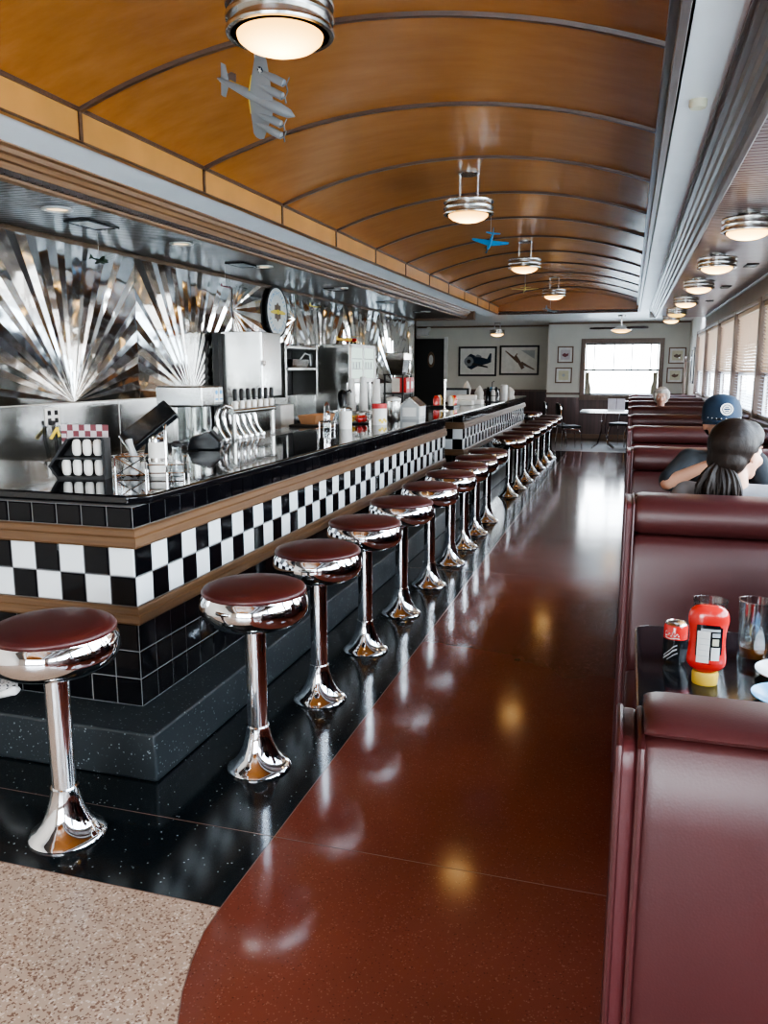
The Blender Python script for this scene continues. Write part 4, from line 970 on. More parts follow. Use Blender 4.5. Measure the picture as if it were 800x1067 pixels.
for k, (x, z, w, h, lb, c) in enumerate(((-1.44, 1.915, .18, .19, 'small framed print with reddish motif, upper of two left of the far window', 'maroon_print'), (-1.465, 1.445, .19, .18, 'small framed print with grey round motif, lower of two left of the far window', 'silver_print'),
        (1.0, 1.885, .185, .18, 'small framed tan print, upper of two right of the far window', 'oak'), (.975, 1.45, .18, .175, 'small framed tan print, lower of two right of the far window', 'dark_oak'))):
    frame('framed_print', lb, (x, YF - .002, z), w, h, 0, .028, 'dark_oak', 'small framed prints', art_small(c, [0, 1, 2, 3][k]))
def art_dark(r, w, h):
    m = MB(); m.box(-w * .7, w * .7, -.016, -.013, -h * .7, h * .7); m.build('print_sheet', M['silver_print'], r)
frame('framed_print', 'tall black framed picture on the window wall near the far corner', (XR - .002, 17.75, 1.66), .36, .36, R(-90), .05, 'black_plastic', None, art_dark)

# ------------------------------------------------------------------ ceiling fan
r = thing('ceiling_fan', 'ceiling fan with dark wooden blades and lit bowl by the far window', 'fan', (-.20, 17.0, ZW))
m = MB(); m.lathe([(0, -.03), (.07, -.03), (.08, 0), (0, 0)], n=20); m.tube([(0, 0, -.03), (0, 0, -.22)], .013, 10); m.build('down_rod', M['chrome_dull'], r)
m = MB(); m.lathe([(0, -.30), (.10, -.30), (.21, -.29), (.21, -.275), (.12, -.255), (.09, -.21), (0, -.21)], n=28); m.build('motor', M['chrome_dull'], r)
m = MB(); m.lathe([(0, -.345), (.08, -.34), (.15, -.32), (.185, -.292), (0, -.292)], n=28); m.build('light_bowl', M['globe'], r)
for a, l in ((R(178), .62), (R(-2), .52), (R(88), .6)):
    m = MB(); mt = Matrix.Rotation(a, 4, 'Z') @ Matrix.Rotation(R(-16), 4, 'X')
    pts = [(.1, -.03), (.2, -.055), (l * .8, -.075), (l - .02, -.05), (l, 0), (l - .02, .05), (l * .8, .07), (.2, .05), (.1, .03)]
    m.prism([mt @ Vector((x, y, -.262)) for x, y in pts], (0, 0, .009)); m.build('blade', M['blade'], r)

# ------------------------------------------------------------------ far table and chairs
def tubechair(loc, rz, label):
    r = thing('tube_chair', label, 'chair', loc, rz, 'tube chairs at the far window table')
    m = MB(); m.box(-.2, .2, -.2, .2, .43, .48); m.build('seat', M['black_plastic'], r, bevel=.018)
    m = MB(); n = 12
    m.rings([[Vector((.19 * math.sin((i / n - .5) * 2.0), -.235 + .04 * (1 - math.cos((i / n - .5) * 2)) , z)) for i in range(n + 1)] + [Vector((.19 * math.sin((.5 - i / n) * 2.0), -.205 + .04 * (1 - math.cos((i / n - .5) * 2)), z)) for i in range(n + 1)] for z in (.62, .90)]); m.build('backrest', M['black_plastic'], r)
    for s in (-1, 1):
        m = MB(); m.tube([(s * .2, -.2, 0), (s * .19, -.19, .2), (s * .185, -.17, .42), (s * .185, -.2, .6), (s * .16, -.225, .86), (s * .1, -.24, .91), (0, -.245, .92)], .012, 8); m.build('rear_leg', M['chrome'], r)
        m = MB(); m.tube([(s * .2, .22, 0), (s * .19, .2, .3), (s * .185, .15, .40), (s * .185, -.15, .42)], .012, 8); m.build('front_leg', M['chrome'], r)
    return r
tubechair((-1.42, 17.15, 0), R(-80), 'chrome tube chair with curved black back, left of the far table')
tubechair((-1.12, 16.62, 0), R(-68), 'chrome tube chair with curved black back, nearer and partly hidden beside the far table')
tubechair((-.10, 17.7, 0), R(150), 'chrome tube chair mostly hidden behind the far table')
r = thing('cafe_table', 'small square white-topped table with chrome legs by the far window', 'table', (-.45, 17.0, 0))
m = MB(); m.box(-.46, .46, -.38, .38, .725, .765); m.build('tabletop', M['white_plastic'], r, bevel=.012)
m = MB(); m.box(-.465, .465, -.385, .385, .735, .755); m.build('edge_band', M['chrome'], r)
for a in range(4):
    c, s = math.cos(a * PI / 2 + PI / 4), math.sin(a * PI / 2 + PI / 4)
    m = MB(); m.tube([(c * .05, s * .05, .725), (c * .06, s * .06, .35), (c * .14, s * .14, .1), (c * .3, s * .3, .01)], .014, 8); m.build('leg', M['chrome'], r)
r = thing('menu_holder', 'pinkish menu holder standing on the far window table', 'menu holder', (-.22, 17.0, .766))
m = MB(); m.box(-.17, .17, -.03, .03, 0, .02); m.build('base', M['white_plastic'], r)
for k, x in enumerate((-.085, .085)):
    m = MB(); m.box(x - .08, x + .08, -.006 + k * .012, k * .012, .02, .24); m.build('menu_card', M['pink_paper'], r)

# ------------------------------------------------------------------ lights
def pendant(name, label, loc, D, drop, rods, group, globe='globe', hcan=.02):
    r = thing(name, label, 'lamp', loc, 0, group); q = D / 2
    m = MB(); m.lathe([(0, -hcan), (q * .38, -hcan), (q * .42, -hcan * .6), (q * .42, 0), (0, 0)], n=28); m.build('canopy', M['chrome_dull'], r)
    for x in ((-q * .36, q * .36) if rods == 2 else (0,)):
        m = MB(); m.tube([(x, 0, -hcan), (x, 0, -drop - .01)], .008 if rods == 2 else .012, 10); m.build('rod', M['chrome'], r)
    hh = D * .27; z0 = -drop
    m = MB(); m.lathe([(0, z0 - .004), (q * .9, z0 - .004), (q * .9, z0 - hh), (q * .78, z0 - hh), (q * .78, z0 - hh + .02), (0, z0 - hh + .02)], n=48)
    for k in range(3):
        z = z0 - .0 - k * (hh - .016) / 2
        m.lathe([(q * .86, z - .016), (q * .985, z - .016), (q, z - .008), (q * .985, z), (q * .86, z)], n=48)
    m.build('rim', M['chrome_dull'], r)
    m = MB(); zb = z0 - hh + .004
    m.lathe([(q * .80, zb), (q * .77, zb - D * .045), (q * .64, zb - D * .095), (q * .42, zb - D * .135), (q * .2, zb - D * .153), (0, zb - D * .158)], n=40, cap=(False, False)); m.build('glass_bowl', M[globe], r, sharp=70)
    return r
vz = VA + .0
for k, (y, lb) in enumerate(((2.79, 'large brushed steel bowl lamp hanging at the top of the photo'), (6.22, 'brushed steel bowl lamp on two rods, above the blue toy plane'), (9.62, 'third bowl lamp down the vault, between blue and yellow planes'), (13.4, 'farthest bowl lamp under the vaulted ceiling'))):
    pendant('pendant_lamp', lb, (-1.21, y, vz - .002), .375, .2, 2, 'bowl lamps under the orange vault')
pendant('pendant_lamp', 'small bowl lamp hanging before the framed aircraft pictures', (-2.97, 19.0, ZW - .001), .36, .16, 2, None)
for k, (y, g, lb) in enumerate(((5.36, 'globe', 'nearest flush bowl lamp on the booth ceiling, cut by the right edge'), (7.16, 'globe', 'second flush bowl lamp on the booth ceiling'), (8.95, 'globe', 'third flush bowl lamp on the booth ceiling'), (10.95, 'globe', 'fourth flush bowl lamp on the booth ceiling'), (13.0, 'globe_dim', 'yellow-glowing flush bowl lamp, fifth on the booth ceiling'), (14.7, 'globe', 'farthest flush bowl lamp on the booth ceiling'))):
    pendant('ceiling_lamp', lb, (.625, y, ZB - .001), .30, .03, 1, 'flush lamps over the booths', g, .014)
# bar ceiling fittings
for k, y in enumerate((4.1, 5.45, 6.85, 8.9, 10.9, 12.9)):
    r = thing('downlight', 'recessed downlight in the bar ceiling, %s along the row' % ORD[k], 'downlight', (-3.18, y, ZB), 0, 'bar ceiling downlights')
    m = MB(); m.lathe([(.062, 0), (.085, 0), (.088, -.008), (.07, -.012), (.062, -.006)], n=28, cap=(False, False)); m.build('trim_ring', M['white_plastic'], r)
    m = MB(); m.lathe([(0, -.003), (.062, -.003), (.062, -.001), (0, -.001)], n=28); m.build('lens', M['can_lit'], r)
for k, (x, y) in enumerate(((-3.30, 4.58), (-3.30, 6.68), (-3.28, 9.0), (-3.28, 11.0), (-3.28, 13.0))):
    r = thing('ceiling_vent', 'black louvred air vent in the bar ceiling, %s along the row' % ORD[k], 'vent', (x, y, ZB), 0, 'bar ceiling vents')
    m = MB(); m.box(-.09, .09, -.16, -.145, -.012, 0); m.box(-.09, .09, .145, .16, -.012, 0); m.box(-.09, -.075, -.145, .145, -.012, 0); m.box(.075, .09, -.145, .145, -.012, 0); m.build('frame', M['black_plastic'], r)
    m = MB()
    for q in range(3): m.box(-.07, .07, -.135 + q * .092, -.055 + q * .092, -.009, -.003, None)
    m.build('louvres', M['white_plastic' if k == 0 else 'silver_print'], r)
for k, y in enumerate((4.6, 6.6, 8.6, 10.6)):
    r = thing('ceiling_vent', 'small dark vent in the booth ceiling near the windows, %s along' % ORD[k], 'vent', (.98, y + 1.4, ZB), 0, 'booth ceiling vents')
    m = MB(); m.box(-.05, .05, -.12, .12, -.012, 0); m.build('frame', M['black_plastic'], r)
    m = MB()
    for q in range(4): m.box(-.04, .04, -.10 + q * .052, -.06 + q * .052, -.015, -.012)
    m.build('louvres', M['black_gloss'], r)
m = MB(); m.lathe([(0, -.03), (.03, -.03), (.034, -.02), (.034, 0), (0, 0)], (0, 0, 0), 18); m.box(-.02, .02, .03, .05, -.012, -.0); o = m.build('smoke_detector', M['cream']); o.location = (.205, 3.62, ZW); tag(o, 'small cream sensor on the white soffit', 'detector')

# ------------------------------------------------------------------ toy aircraft
def rotm(f, l, u): return Matrix(((f[0], l[0], u[0]), (f[1], l[1], u[1]), (f[2], l[2], u[2])))
def aircraft(label, loc, rot, L, span, body, wing, engines, ztop, group='model planes on strings', stars=False, accent=None, xy=None):
    r = bpy.data.objects.new('model_plane', None); COL.objects.link(r); r.location = loc; tag(r, label, 'model plane', None)
    if group: r['group'] = group
    def T(o):
        o.data.transform(rot.to_4x4()); o.parent = r; return o
    q = L / 2; S = span / 2
    rx = Matrix.Rotation(R(90), 3, 'Y')
    m = MB(); m.lathe([(.002, -q), (L * .022, -q * .9), (L * .045, -q * .3), (L * .06, q * .2), (L * .06, q * .6), (L * .045, q * .85), (.002, q)], n=16, mtx=rx); T(m.build('fuselage', M[body]))
    m = MB()
    for s in (-1, 1):
        m.rings([[Vector((q * .5, s * L * .03, -L * .02)), Vector((q * .1, s * L * .03, .0)), Vector((-q * .14, s * L * .03, -L * .02)), Vector((q * .1, s * L * .03, -L * .045))],
                 [Vector((q * .22, s * S * .93, L * .02)), Vector((q * .1, s * S * .93, L * .028)), Vector((-q * .06, s * S * .93, L * .02)), Vector((q * .1, s * S * .93, L * .014))],
                 [Vector((q * .12, s * S, L * .024)), Vector((q * .08, s * S, L * .028)), Vector((0, s * S, L * .024)), Vector((q * .08, s * S, L * .02))]])
    w = T(m.build('wing', M[wing]))
    if accent:
        m = MB()
        for s in (-1, 1): m.rings([[Vector((-q * .13, s * L * .04, -L * .022)), Vector((-q * .1, s * L * .04, -L * .012)), Vector((-q * .16, s * L * .04, -L * .02))], [Vector((-q * .1, s * S * .45, -L * .002)), Vector((-q * .07, s * S * .45, L * .008)), Vector((-q * .13, s * S * .45, 0))]])
        m.box(-q * .75, -q * .1, -L * .012, L * .012, L * .035, L * .055); T(m.build('yellow_trim', M[accent]))
    m = MB()
    for s in (-1, 1): m.rings([[Vector((-q * .70, s * .0, L * .012)), Vector((-q * .92, 0, L * .012)), Vector((-q * .8, 0, L * .0))], [Vector((-q * .8, s * S * .38, L * .016)), Vector((-q * .93, s * S * .38, L * .016)), Vector((-q * .86, s * S * .38, L * .008))]])
    T(m.build('tailplane', M[wing]))
    m = MB(); m.rings([[Vector((-q * .55, t, L * .03)), Vector((-q * .95, t, L * .02)), Vector((-q * .95, t * .5, L * .2)), Vector((-q * .82, t * .5, L * .2))] for t in (-L * .01, L * .01)]); T(m.build('tail_fin', M[wing]))
    for y in engines:
        y *= S; m = MB(); zz = -L * .02 + L * .04 * abs(y) / S
        m.lathe([(.002, q * .0), (L * .025, q * .1), (L * .04, q * .45), (L * .038, q * .68), (.002, q * .72)], (0, y, zz), 12, rx); e = T(m.build('engine', M[body]))
        m = MB()
        for a in (0, 120, 240): 
            a = R(a + 20); m.prism([Vector((q * .74, y, zz)) + Vector((0, math.cos(a) * d - math.sin(a) * w_, math.sin(a) * d + math.cos(a) * w_)) for d, w_ in ((.0, -.003), (L * .065, -.004), (L * .075, 0), (L * .065, .004), (0, .003))], (.002, 0, 0))
        p = m.build('propeller', M['sash_grey']); p.data.transform(rot.to_4x4()); p.parent = e
    if not engines:
        m = MB()
        for a in (0, 120, 240):
            a = R(a + 50); m.prism([Vector((q * 1.01, 0, 0)) + Vector((0, math.cos(a) * d - math.sin(a) * w_, math.sin(a) * d + math.cos(a) * w_)) for d, w_ in ((.0, -.004), (L * .14, -.008), (L * .16, 0), (L * .14, .008), (0, .004))], (.003, 0, 0))
        T(m.build('propeller', M['chrome_dull']))
    if stars:
        for s in (-1,):
            c = Vector((q * .12, s * S * .68, -L * .012)); m = MB(); m.lathe([(0, 0), (L * .034, 0), (L * .034, -.002), (0, -.002)], c, 20); d = T(m.build('roundel', M['cap_navy']))
            m = MB(); pts = []
            for k in range(10):
                a = k * PI / 5; rr = L * (.03 if k % 2 == 0 else .012); pts.append(c + Vector((rr * math.cos(a), rr * math.sin(a), -.004)))
            m.prism(pts, (0, 0, .0015)); st = m.build('star', M['white_plastic']); st.data.transform(rot.to_4x4()); st.parent = d
    m = MB(); m.tube([(0, 0, L * .04), (0, 0, ztop - loc[2])], .0012, 5); s = m.build('string', M['paper'], r)
    return r
def vaultz(x): return VA - RR + math.sqrt(RR * RR - (x - xc) ** 2)
rb = rotm((0.886, -0.034, -0.462), (-0.341, 0.627, -0.701), (0.314, 0.778, 0.544))
aircraft('large pale grey four-engine model bomber hanging under the nearest lamp', (-1.548, 3.3, 2.712), rb, .40, .36, 'grey_paint', 'grey_paint', (-.62, -.33, .33, .62), vaultz(-1.55), 'model planes under the vault', True, 'yellow_paint')
def eul(h, p, b):   # heading from +x, pitch up, bank
    return (Matrix.Rotation(R(h), 3, 'Z') @ Matrix.Rotation(R(-p), 3, 'Y') @ Matrix.Rotation(R(b), 3, 'X'))
aircraft('bright blue model fighter hanging beside the second lamp', (-1.236, 7.4, 2.71), eul(112, -26, 7), .26, .33, 'blue_paint', 'blue_paint', (), vaultz(-1.23), 'model planes under the vault')
aircraft('small yellow model plane hanging beyond the third lamp', (-1.37, 11.0, 2.628), eul(100, -4, 0), .26, .36, 'yellow_paint', 'yellow_paint', (), vaultz(-1.37), 'model planes under the vault')
aircraft('small grey model plane hanging below the farthest lamp', (-1.41, 15.0, 2.62), eul(60, -10, 5), .3, .36, 'grey_paint', 'grey_paint', (-.4, .4), vaultz(-1.41), 'model planes under the vault')
aircraft('dark green model plane hanging before the left steel sunburst', (-3.5, 4.91, 2.327), eul(20, -15, 25), .13, .17, 'green_paint', 'green_paint', (-.4, .4), ZB, 'small model planes over the bar')
aircraft('reddish-brown model plane hanging above the tall steel cabinet', (-3.5, 6.73, 2.32), eul(70, -5, 10), .12, .16, 'maroon_print', 'maroon_print', (), ZB, 'small model planes over the bar')
aircraft('yellow model plane hanging right of the round sign', (-3.5, 8.85, 2.30), eul(75, -5, 5), .15, .2, 'yellow_paint', 'yellow_paint', (), ZB, 'small model planes over the bar')
aircraft('pale model plane hanging near the end of the bar wall', (-3.5, 11.76, 2.33), eul(95, -5, 8), .18, .24, 'grey_paint', 'grey_paint', (), ZB, 'small model planes over the bar')

# ------------------------------------------------------------------ booths
BX0, BX1 = 0.012, 1.205
def profile_bar(m, prof, x0, x1, ins=.018):
    cy = sum(p[0] for p in prof) / len(prof); cz = sum(p[1] for p in prof) / len(prof)
    dy = max(abs(p[0] - cy) for p in prof); dz = max(abs(p[1] - cz) for p in prof)
    rs = []
    for x, k in ((x0, 1.0), (x0 + .006, .5), (x0 + .016, .18), (x0 + .032, 0), (x1 - .032, 0), (x1 - .016, .18), (x1 - .006, .5), (x1, 1.0)):
        sy, sz = 1 - ins * k / dy, 1 - ins * k / dz
        rs.append([Vector((x, cy + (y - cy) * sy, cz + (z - cz) * sz)) for y, z in prof])
    m.rings(rs)
def bench(label, yfar, single=False):
    y0 = yfar - .12
    r = thing('booth_bench', label, 'booth seat', (BX0, y0, 0), 0, 'maroon booth benches along the windows'); W = BX1 - BX0
    roll = [(0, .985), (-.105, .985), (-.122, .992), (-.134, 1.015), (-.139, 1.045), (-.135, 1.075), (-.122, 1.1), (-.1, 1.114), (-.06, 1.12), (0, 1.12)]
    cush = [(0, .40), (0, .98), (-.095, .98), (-.115, .972), (-.128, .945), (-.142, .87), (-.153, .76), (-.162, .64), (-.166, .54), (-.16, .44), (-.14, .40)]
    seat = [(-.13, .34), (-.13, .455), (-.2, .468), (-.4, .472), (-.55, .462), (-.585, .44), (-.59, .39), (-.57, .345)]
    for s in ((-1,) if single else (1, -1)):
        for nm_, pf in (('headroll', roll), ('back_cushion', cush), ('seat_cushion', seat)):
            m = MB(); profile_bar(m, [(y * s, z) for y, z in pf], .03, W); m.build(nm_, M['vinyl'], r, sharp=60)
        m = MB(); m.box(.03, W, *sorted((s * .0, s * .53)), .08, .34); m.build('seat_base', M['vinyl_dark'], r)
    if single:
        m = MB(); pf = [(-.0, 1.085), (-.05, 1.085), (-.058, 1.05), (-.058, .05), (0, .05)]
        profile_bar(m, pf, .03, W, .008); m.build('back_panel', M['vinyl'], r, sharp=30)
        m = MB(); profile_bar(m, [(0, 1.07), (-.055, 1.073), (-.066, 1.085), (-.066, 1.10), (-.055, 1.115), (-.03, 1.122), (0, 1.122)], .03, W, .012); m.build('headroll', M['vinyl'], r, sharp=60)
    m = MB(); m.box(.04, W, -.5 if not single else -.03, .5, 0, .08); m.build('kick_base', M['black_matt'], r)
    # upholstered end panel on the aisle
    yn = -.06 if single else -.145
    pts = [(yn, .02), (yn, 1.07), (yn + .02, 1.098), (yn + .05, 1.104), (.1, 1.104), (.135, 1.095), (.148, 1.07), (.15, .5), (.16, .02)]
    if not single: pts = [(y * 1.0, z) for y, z in pts]
    m = MB(); m.rings([[Vector((x, y, z)) for y, z in pts] for x in (0, .026)]); m.build('end_panel', M['vinyl_dark'], r, bevel=.007)
    m = MB(); m.tube([(.028, y * .985, z) for y, z in pts[0:8]], .0055, 8); m.tube([(-.001, y * .96, z) for y, z in pts[0:8]], .004, 8); m.build('piping', M['vinyl'], r)
    return r
# single-backed bench faces away from the camera: mirror so the flat back points to the viewer
def first_bench():
    y0 = 1.10
    r = thing('booth_bench', 'nearest maroon booth bench, flat upholstered back toward the viewer at lower right', 'booth seat', (BX0, y0, 0), 0, 'maroon booth benches along the windows'); W = BX1 - BX0
    m = MB(); profile_bar(m, [(.03, .05), (.03, 1.106), (-.012, 1.106), (-.022, 1.096), (-.026, .98), (-.026, .08), (-.02, .05)], .032, W, .01); m.build('back_panel', M['vinyl'], r, sharp=50)
    m = MB(); profile_bar(m, [(.02, 1.108), (-.014, 1.109), (-.025, 1.113), (-.029, 1.119), (-.024, 1.126), (-.01, 1.131), (.02, 1.133), (.09, 1.133), (.112, 1.124), (.126, 1.10), (.132, 1.05), (.125, 1.0), (.1, .985), (.02, .985)], .032, W, .012); m.build('headroll', M['vinyl'], r, sharp=60)
    cush = [(0, .40), (0, .98), (.095, .98), (.115, .972), (.128, .945), (.142, .87), (.153, .76), (.162, .64), (.166, .54), (.16, .44), (.14, .40)]
    m = MB(); profile_bar(m, cush, .032, W); m.build('back_cushion', M['vinyl'], r, sharp=60)
    m = MB(); profile_bar(m, [(.13, .34), (.13, .455), (.2, .468), (.4, .472), (.55, .462), (.585, .44), (.59, .39), (.57, .345)], .032, W); m.build('seat_cushion', M['vinyl'], r, sharp=60)
    m = MB(); m.box(.032, W, 0, .53, .08, .34); m.build('seat_base', M['vinyl_dark'], r)
    m = MB(); m.box(.04, W, -.03, .5, 0, .08); m.build('kick_base', M['black_matt'], r)
    pts = [(-.03, .0), (-.03, 1.06), (-.02, 1.09), (.0, 1.10), (.09, 1.10), (.12, 1.09), (.13, 1.06), (.15, .5), (.16, .0)]
    m = MB(); m.rings([[Vector((x, y, z)) for y, z in pts] for x in (-.002, .026)]); m.build('end_panel', M['vinyl_dark'], r, bevel=.008)
    m = MB(); m.tube([(.029, y - .002, z) for y, z in pts[0:8]], .006, 8); m.tube([(.0, y - .003, z + .002) for y, z in pts[0:8]], .005, 8); m.build('piping', M['vinyl'], r)
first_bench()
YB_ = [3.37, 5.39, 7.35, 9.23, 11.2, 13.0, 14.7, 16.1]
bl = ['booth bench behind the ketchup table, its padded roll topped by a seated woman', 'booth bench directly behind the man in the navy cap', 'third double booth bench past the ketchup table, just beyond the capped man', 'fourth double booth bench past the ketchup table',
      'double booth bench just in front of the white-haired diner', 'double booth bench just behind the white-haired diner', 'second-last booth bench before the far window wall', 'last booth bench before the far window wall']
b0 = bench(bl[0], YB_[0])
for k in range(1, 8): dup(b0, bl[k], (BX0, YB_[k] - .12, 0))
def table(label, y0, y1):
    r = thing('booth_table', label, 'table', (.64, (y0 + y1) / 2, 0), 0, 'black booth tables'); hy = (y1 - y0) / 2
    def rr(w, h, q, z): 
        return [Vector((sx * (w - q) + q * math.cos(a), sy * (h - q) + q * math.sin(a), z)) for sx, sy, a0_ in ((1, 1, 0), (-1, 1, 90), (-1, -1, 180), (1, -1, 270)) for a in [R(a0_ + t_) for t_ in (0, 22, 45, 68, 90)]]
    m = MB(); m.rings([rr(.575, hy - .004, .05, .724), rr(.575, hy - .004, .05, .7595), rr(.572, hy - .007, .05, .7602)]); m.build('tabletop', M['black_gloss'], r, sharp=30)
    m = MB(); m.rings([rr(.58, hy, .055, .722), rr(.582, hy + .002, .055, .740), rr(.58, hy, .055, .758), rr(.5755, hy - .0035, .05, .7605), rr(.575, hy - .005, .05, .723)], cap=(False, False)); m.build('metal_edge', M['chrome_dull'], r)
    m = MB(); m.lathe([(.045, .06), (.04, .09), (.04, .70), (.16, .72), (.16, .724), (0, .724)], n=20); m.build('pedestal', M['black_plastic'], r)
    m = MB(); m.lathe([(0, 0), (.26, 0), (.26, .015), (.06, .06), (0, .06)], n=28); m.build('foot', M['black_plastic'], r)
table('black booth table holding ketchup, can and tumblers', 1.96, 2.72); table('black booth table between the woman and the capped man', 3.93, 4.62)

# table top things
TZ = .7608
r = thing('ketchup_bottle', 'upside-down red ketchup bottle on its yellow cap', 'bottle', (.236, 2.232, TZ), R(-4))
m = MB(); m.lathe([(0, 0), (.031, 0), (.033, .004), (.034, .03), (.032, .036), (0, .036)], n=28, sy=.8); m.build('cap', M['yellow'], r)
m = MB()
def sup(a, b, z, n=36, e=2.6):
    out = []
    for k in range(n):
        t_ = 2 * PI * k / n; c, s = math.cos(t_), math.sin(t_)
        out.append(Vector((a * math.copysign(abs(c) ** (2 / e), c), b * math.copysign(abs(s) ** (2 / e), s), z)))
    return out
m.rings([sup(a, b, z) for a, b, z in ((.022, .018, .036), (.031, .022, .041), (.041, .027, .047), (.0485, .031, .057), (.0505, .032, .068), (.049, .031, .085), (.0465, .0295, .11), (.0455, .029, .13), (.047, .0295, .15), (.0495, .0305, .165), (.0515, .0315, .175), (.052, .032, .185), (.050, .031, .197), (.045, .028, .207), (.036, .023, .214), (.02, .014, .218))]); m.build('bottle_body', M['red'], r, sharp=80)
def curved_label(x0, x1, z0, z1, off, mat, nm_, par):
    m = MB(); n = 8; ring = []
    def yy(x, z):
        a = .0465; b = .0297
        return -b * (1 - min(.999, abs(x / a)) ** 2.6) ** (1 / 2.6) - off
    for z in (z0, (z0 + z1) / 2, z1): ring.append([Vector((x0 + (x1 - x0) * k / n, yy(x0 + (x1 - x0) * k / n, z) - (.0008 if abs(z - (z0 + z1) / 2) > .02 else 0), z)) for k in range(n + 1)])
    m.rings(ring, cap=(False, False), closed=False); return m.build(nm_, mat, par)
lb = curved_label(-.029, .036, .064, .172, .0012, M['black_gloss'], 'back_label', r)
curved_label(-.026, .006, .068, .155, .0024, M['paper'], 'nutrition_panel', lb); curved_label(.010, .031, .076, .112, .0024, M['paper'], 'ingredients_panel', lb)
curved_label(-.018, .030, .155, .162, .0024, M['silver_print'], 'label_heading', lb); curved_label(.011, .030, .140, .151, .0024, M['silver_print'], 'barcode_panel', lb); curved_label(.012, .028, .117, .135, .0024, M['cream'], 'seal_print', lb)
for k in range(4): curved_label(-.022, .005, .086 + k * .016, .0872 + k * .016, .0032, M['silver_print'], 'rule_line', lb)
r = thing('drink_can', 'red and black soda can behind the ketchup bottle', 'can', (.165, 2.37, TZ))
m = MB(); m.lathe([(0, 0), (.024, .0), (.028, .006), (.033, .014), (.033, .112), (.030, .120), (.026, .124), (.025, .121), (0, .12)], n=32); m.build('can_body', M['chrome_dull'], r)
m = MB(); m.lathe([(.0333, .014), (.0333, .078)], n=32, cap=(False, False)); m.build('black_wrap', M['black_gloss'], r)
m = MB(); m.lathe([(.0333, .078), (.0333, .112), (.0305, .119)], n=32, cap=(False, False)); p = m.build('red_band', M['red'], r)
m = MB()
def oncan(pts, w):
    dense = []
    for j in range(len(pts) - 1):
        p0, p1, p2, p3 = pts[max(j - 1, 0)], pts[j], pts[j + 1], pts[min(j + 2, len(pts) - 1)]
        for q_ in range(6):
            u = q_ / 6; dense.append(tuple(.5 * (2 * p1[i] + (p2[i] - p0[i]) * u + (2 * p0[i] - 5 * p1[i] + 4 * p2[i] - p3[i]) * u * u + (3 * p1[i] - p0[i] - 3 * p2[i] + p3[i]) * u ** 3) for i in (0, 1)))
    pts = dense + [pts[-1]]
    for (a, z), (c, y) in zip(pts, pts[1:]):
        A = [Vector((.0338 * math.sin(t_), -.0338 * math.cos(t_), q)) for t_, q in ((a, z - w), (c, y - w), (c, y + w), (a, z + w))]; m.poly(A)
oncan([(-.85, .102), (-.98, .099), (-1.02, .094), (-.95, .089), (-.8, .090)], .0016); oncan([(-.72, .090), (-.62, .096), (-.52, .096), (-.5, .090), (-.4, .090), (-.3, .099), (-.22, .104), (-.2, .092), (-.08, .090), (.02, .096), (.12, .095), (.14, .090), (.24, .091)], .0015); oncan([(-1.0, .084), (-.5, .0815), (0, .084), (.3, .082)], .0011)
m.build('white_script', M['white_plastic'], p, flat=True)
m = MB(); oncan([(-1.1, .026), (-.8, .036), (-.5, .046), (-.2, .058), (.1, .064)], .0016); oncan([(-1.1, .018), (-.8, .027), (-.5, .036), (-.2, .047), (.1, .052)], .0024); oncan([(-.7, .018), (-.4, .027), (-.1, .036), (.2, .041)], .0012); m.build('swirl_print', M['silver_print'], r, flat=True)
m = MB(); m.lathe([(0, .1205), (.022, .1205), (.023, .1225), (0, .1225)], n=20); m.box(-.007, .007, -.014, .014, .1225, .124); m.build('tab', M['chrome'], r)
def tumbler(label, loc, h, rt_, rb_, cola):
    r = thing('tumbler', label, 'glass', loc, 0, 'clear tumblers on the near table')
    m = MB(); m.lathe([(.0, 0), (rb_, 0), (rb_ + (rt_ - rb_) * .5, h * .5), (rt_, h), (rt_ - .003, h), (rb_ + (rt_ - rb_) * .5 - .003, h * .5), (rb_ - .003, .012), (0, .012)], n=36); m.build('glass_wall', M['cupglass'], r)
    m = MB(); m.lathe([(rt_ - .003, h), (rt_ + .0005, h), (rt_ + .0005, h + .002), (rt_ - .003, h + .002)], n=36, cap=(False, False)); m.build('lip', M['tankglass'], r)
    if cola:
        m = MB(); m.lathe([(0, .0125), (rb_ - .0035, .0125), (rb_ - .001, .042), (0, .042)], n=28); m.build('drink', M['cola'], r)
        m = MB()
        for k in range(7): m.box(-.009, .009, -.008, .008, -.008, .008, Matrix.Translation((.02 * math.sin(k * 2.1), .02 * math.cos(k * 1.7), .045 + .009 * k)) @ Euler((k, k * 2, k * .7)).to_matrix().to_4x4())
        m.build('ice_cubes', M['tankglass'], r, bevel=.003)
tumbler('clear tumbler with a little cola and ice at the right edge of the table', (.386, 2.465, TZ), .178, .048, .041, True)
tumbler('empty clear tumbler standing behind the ketchup bottle', (.262, 2.46, TZ), .172, .048, .040, False)
def plate(nm_, label, loc, rad, mat):
    m = MB(); m.lathe([(0, 0), (rad * .6, 0), (rad * .66, .004), (rad, .02), (rad, .023), (rad * .62, .009), (0, .007)], n=44); o = m.build(nm_, mat); o.location = loc; return tag(o, label, 'plate')
plate('side_plate', 'white plate at the right edge of the near table', (.47, 2.33, TZ), .096, M['plate_white'])
plate('side_plate', 'blue plate in front of the white plate, cut by the right edge', (.428, 2.145, TZ), .088, M['plate_blue'])

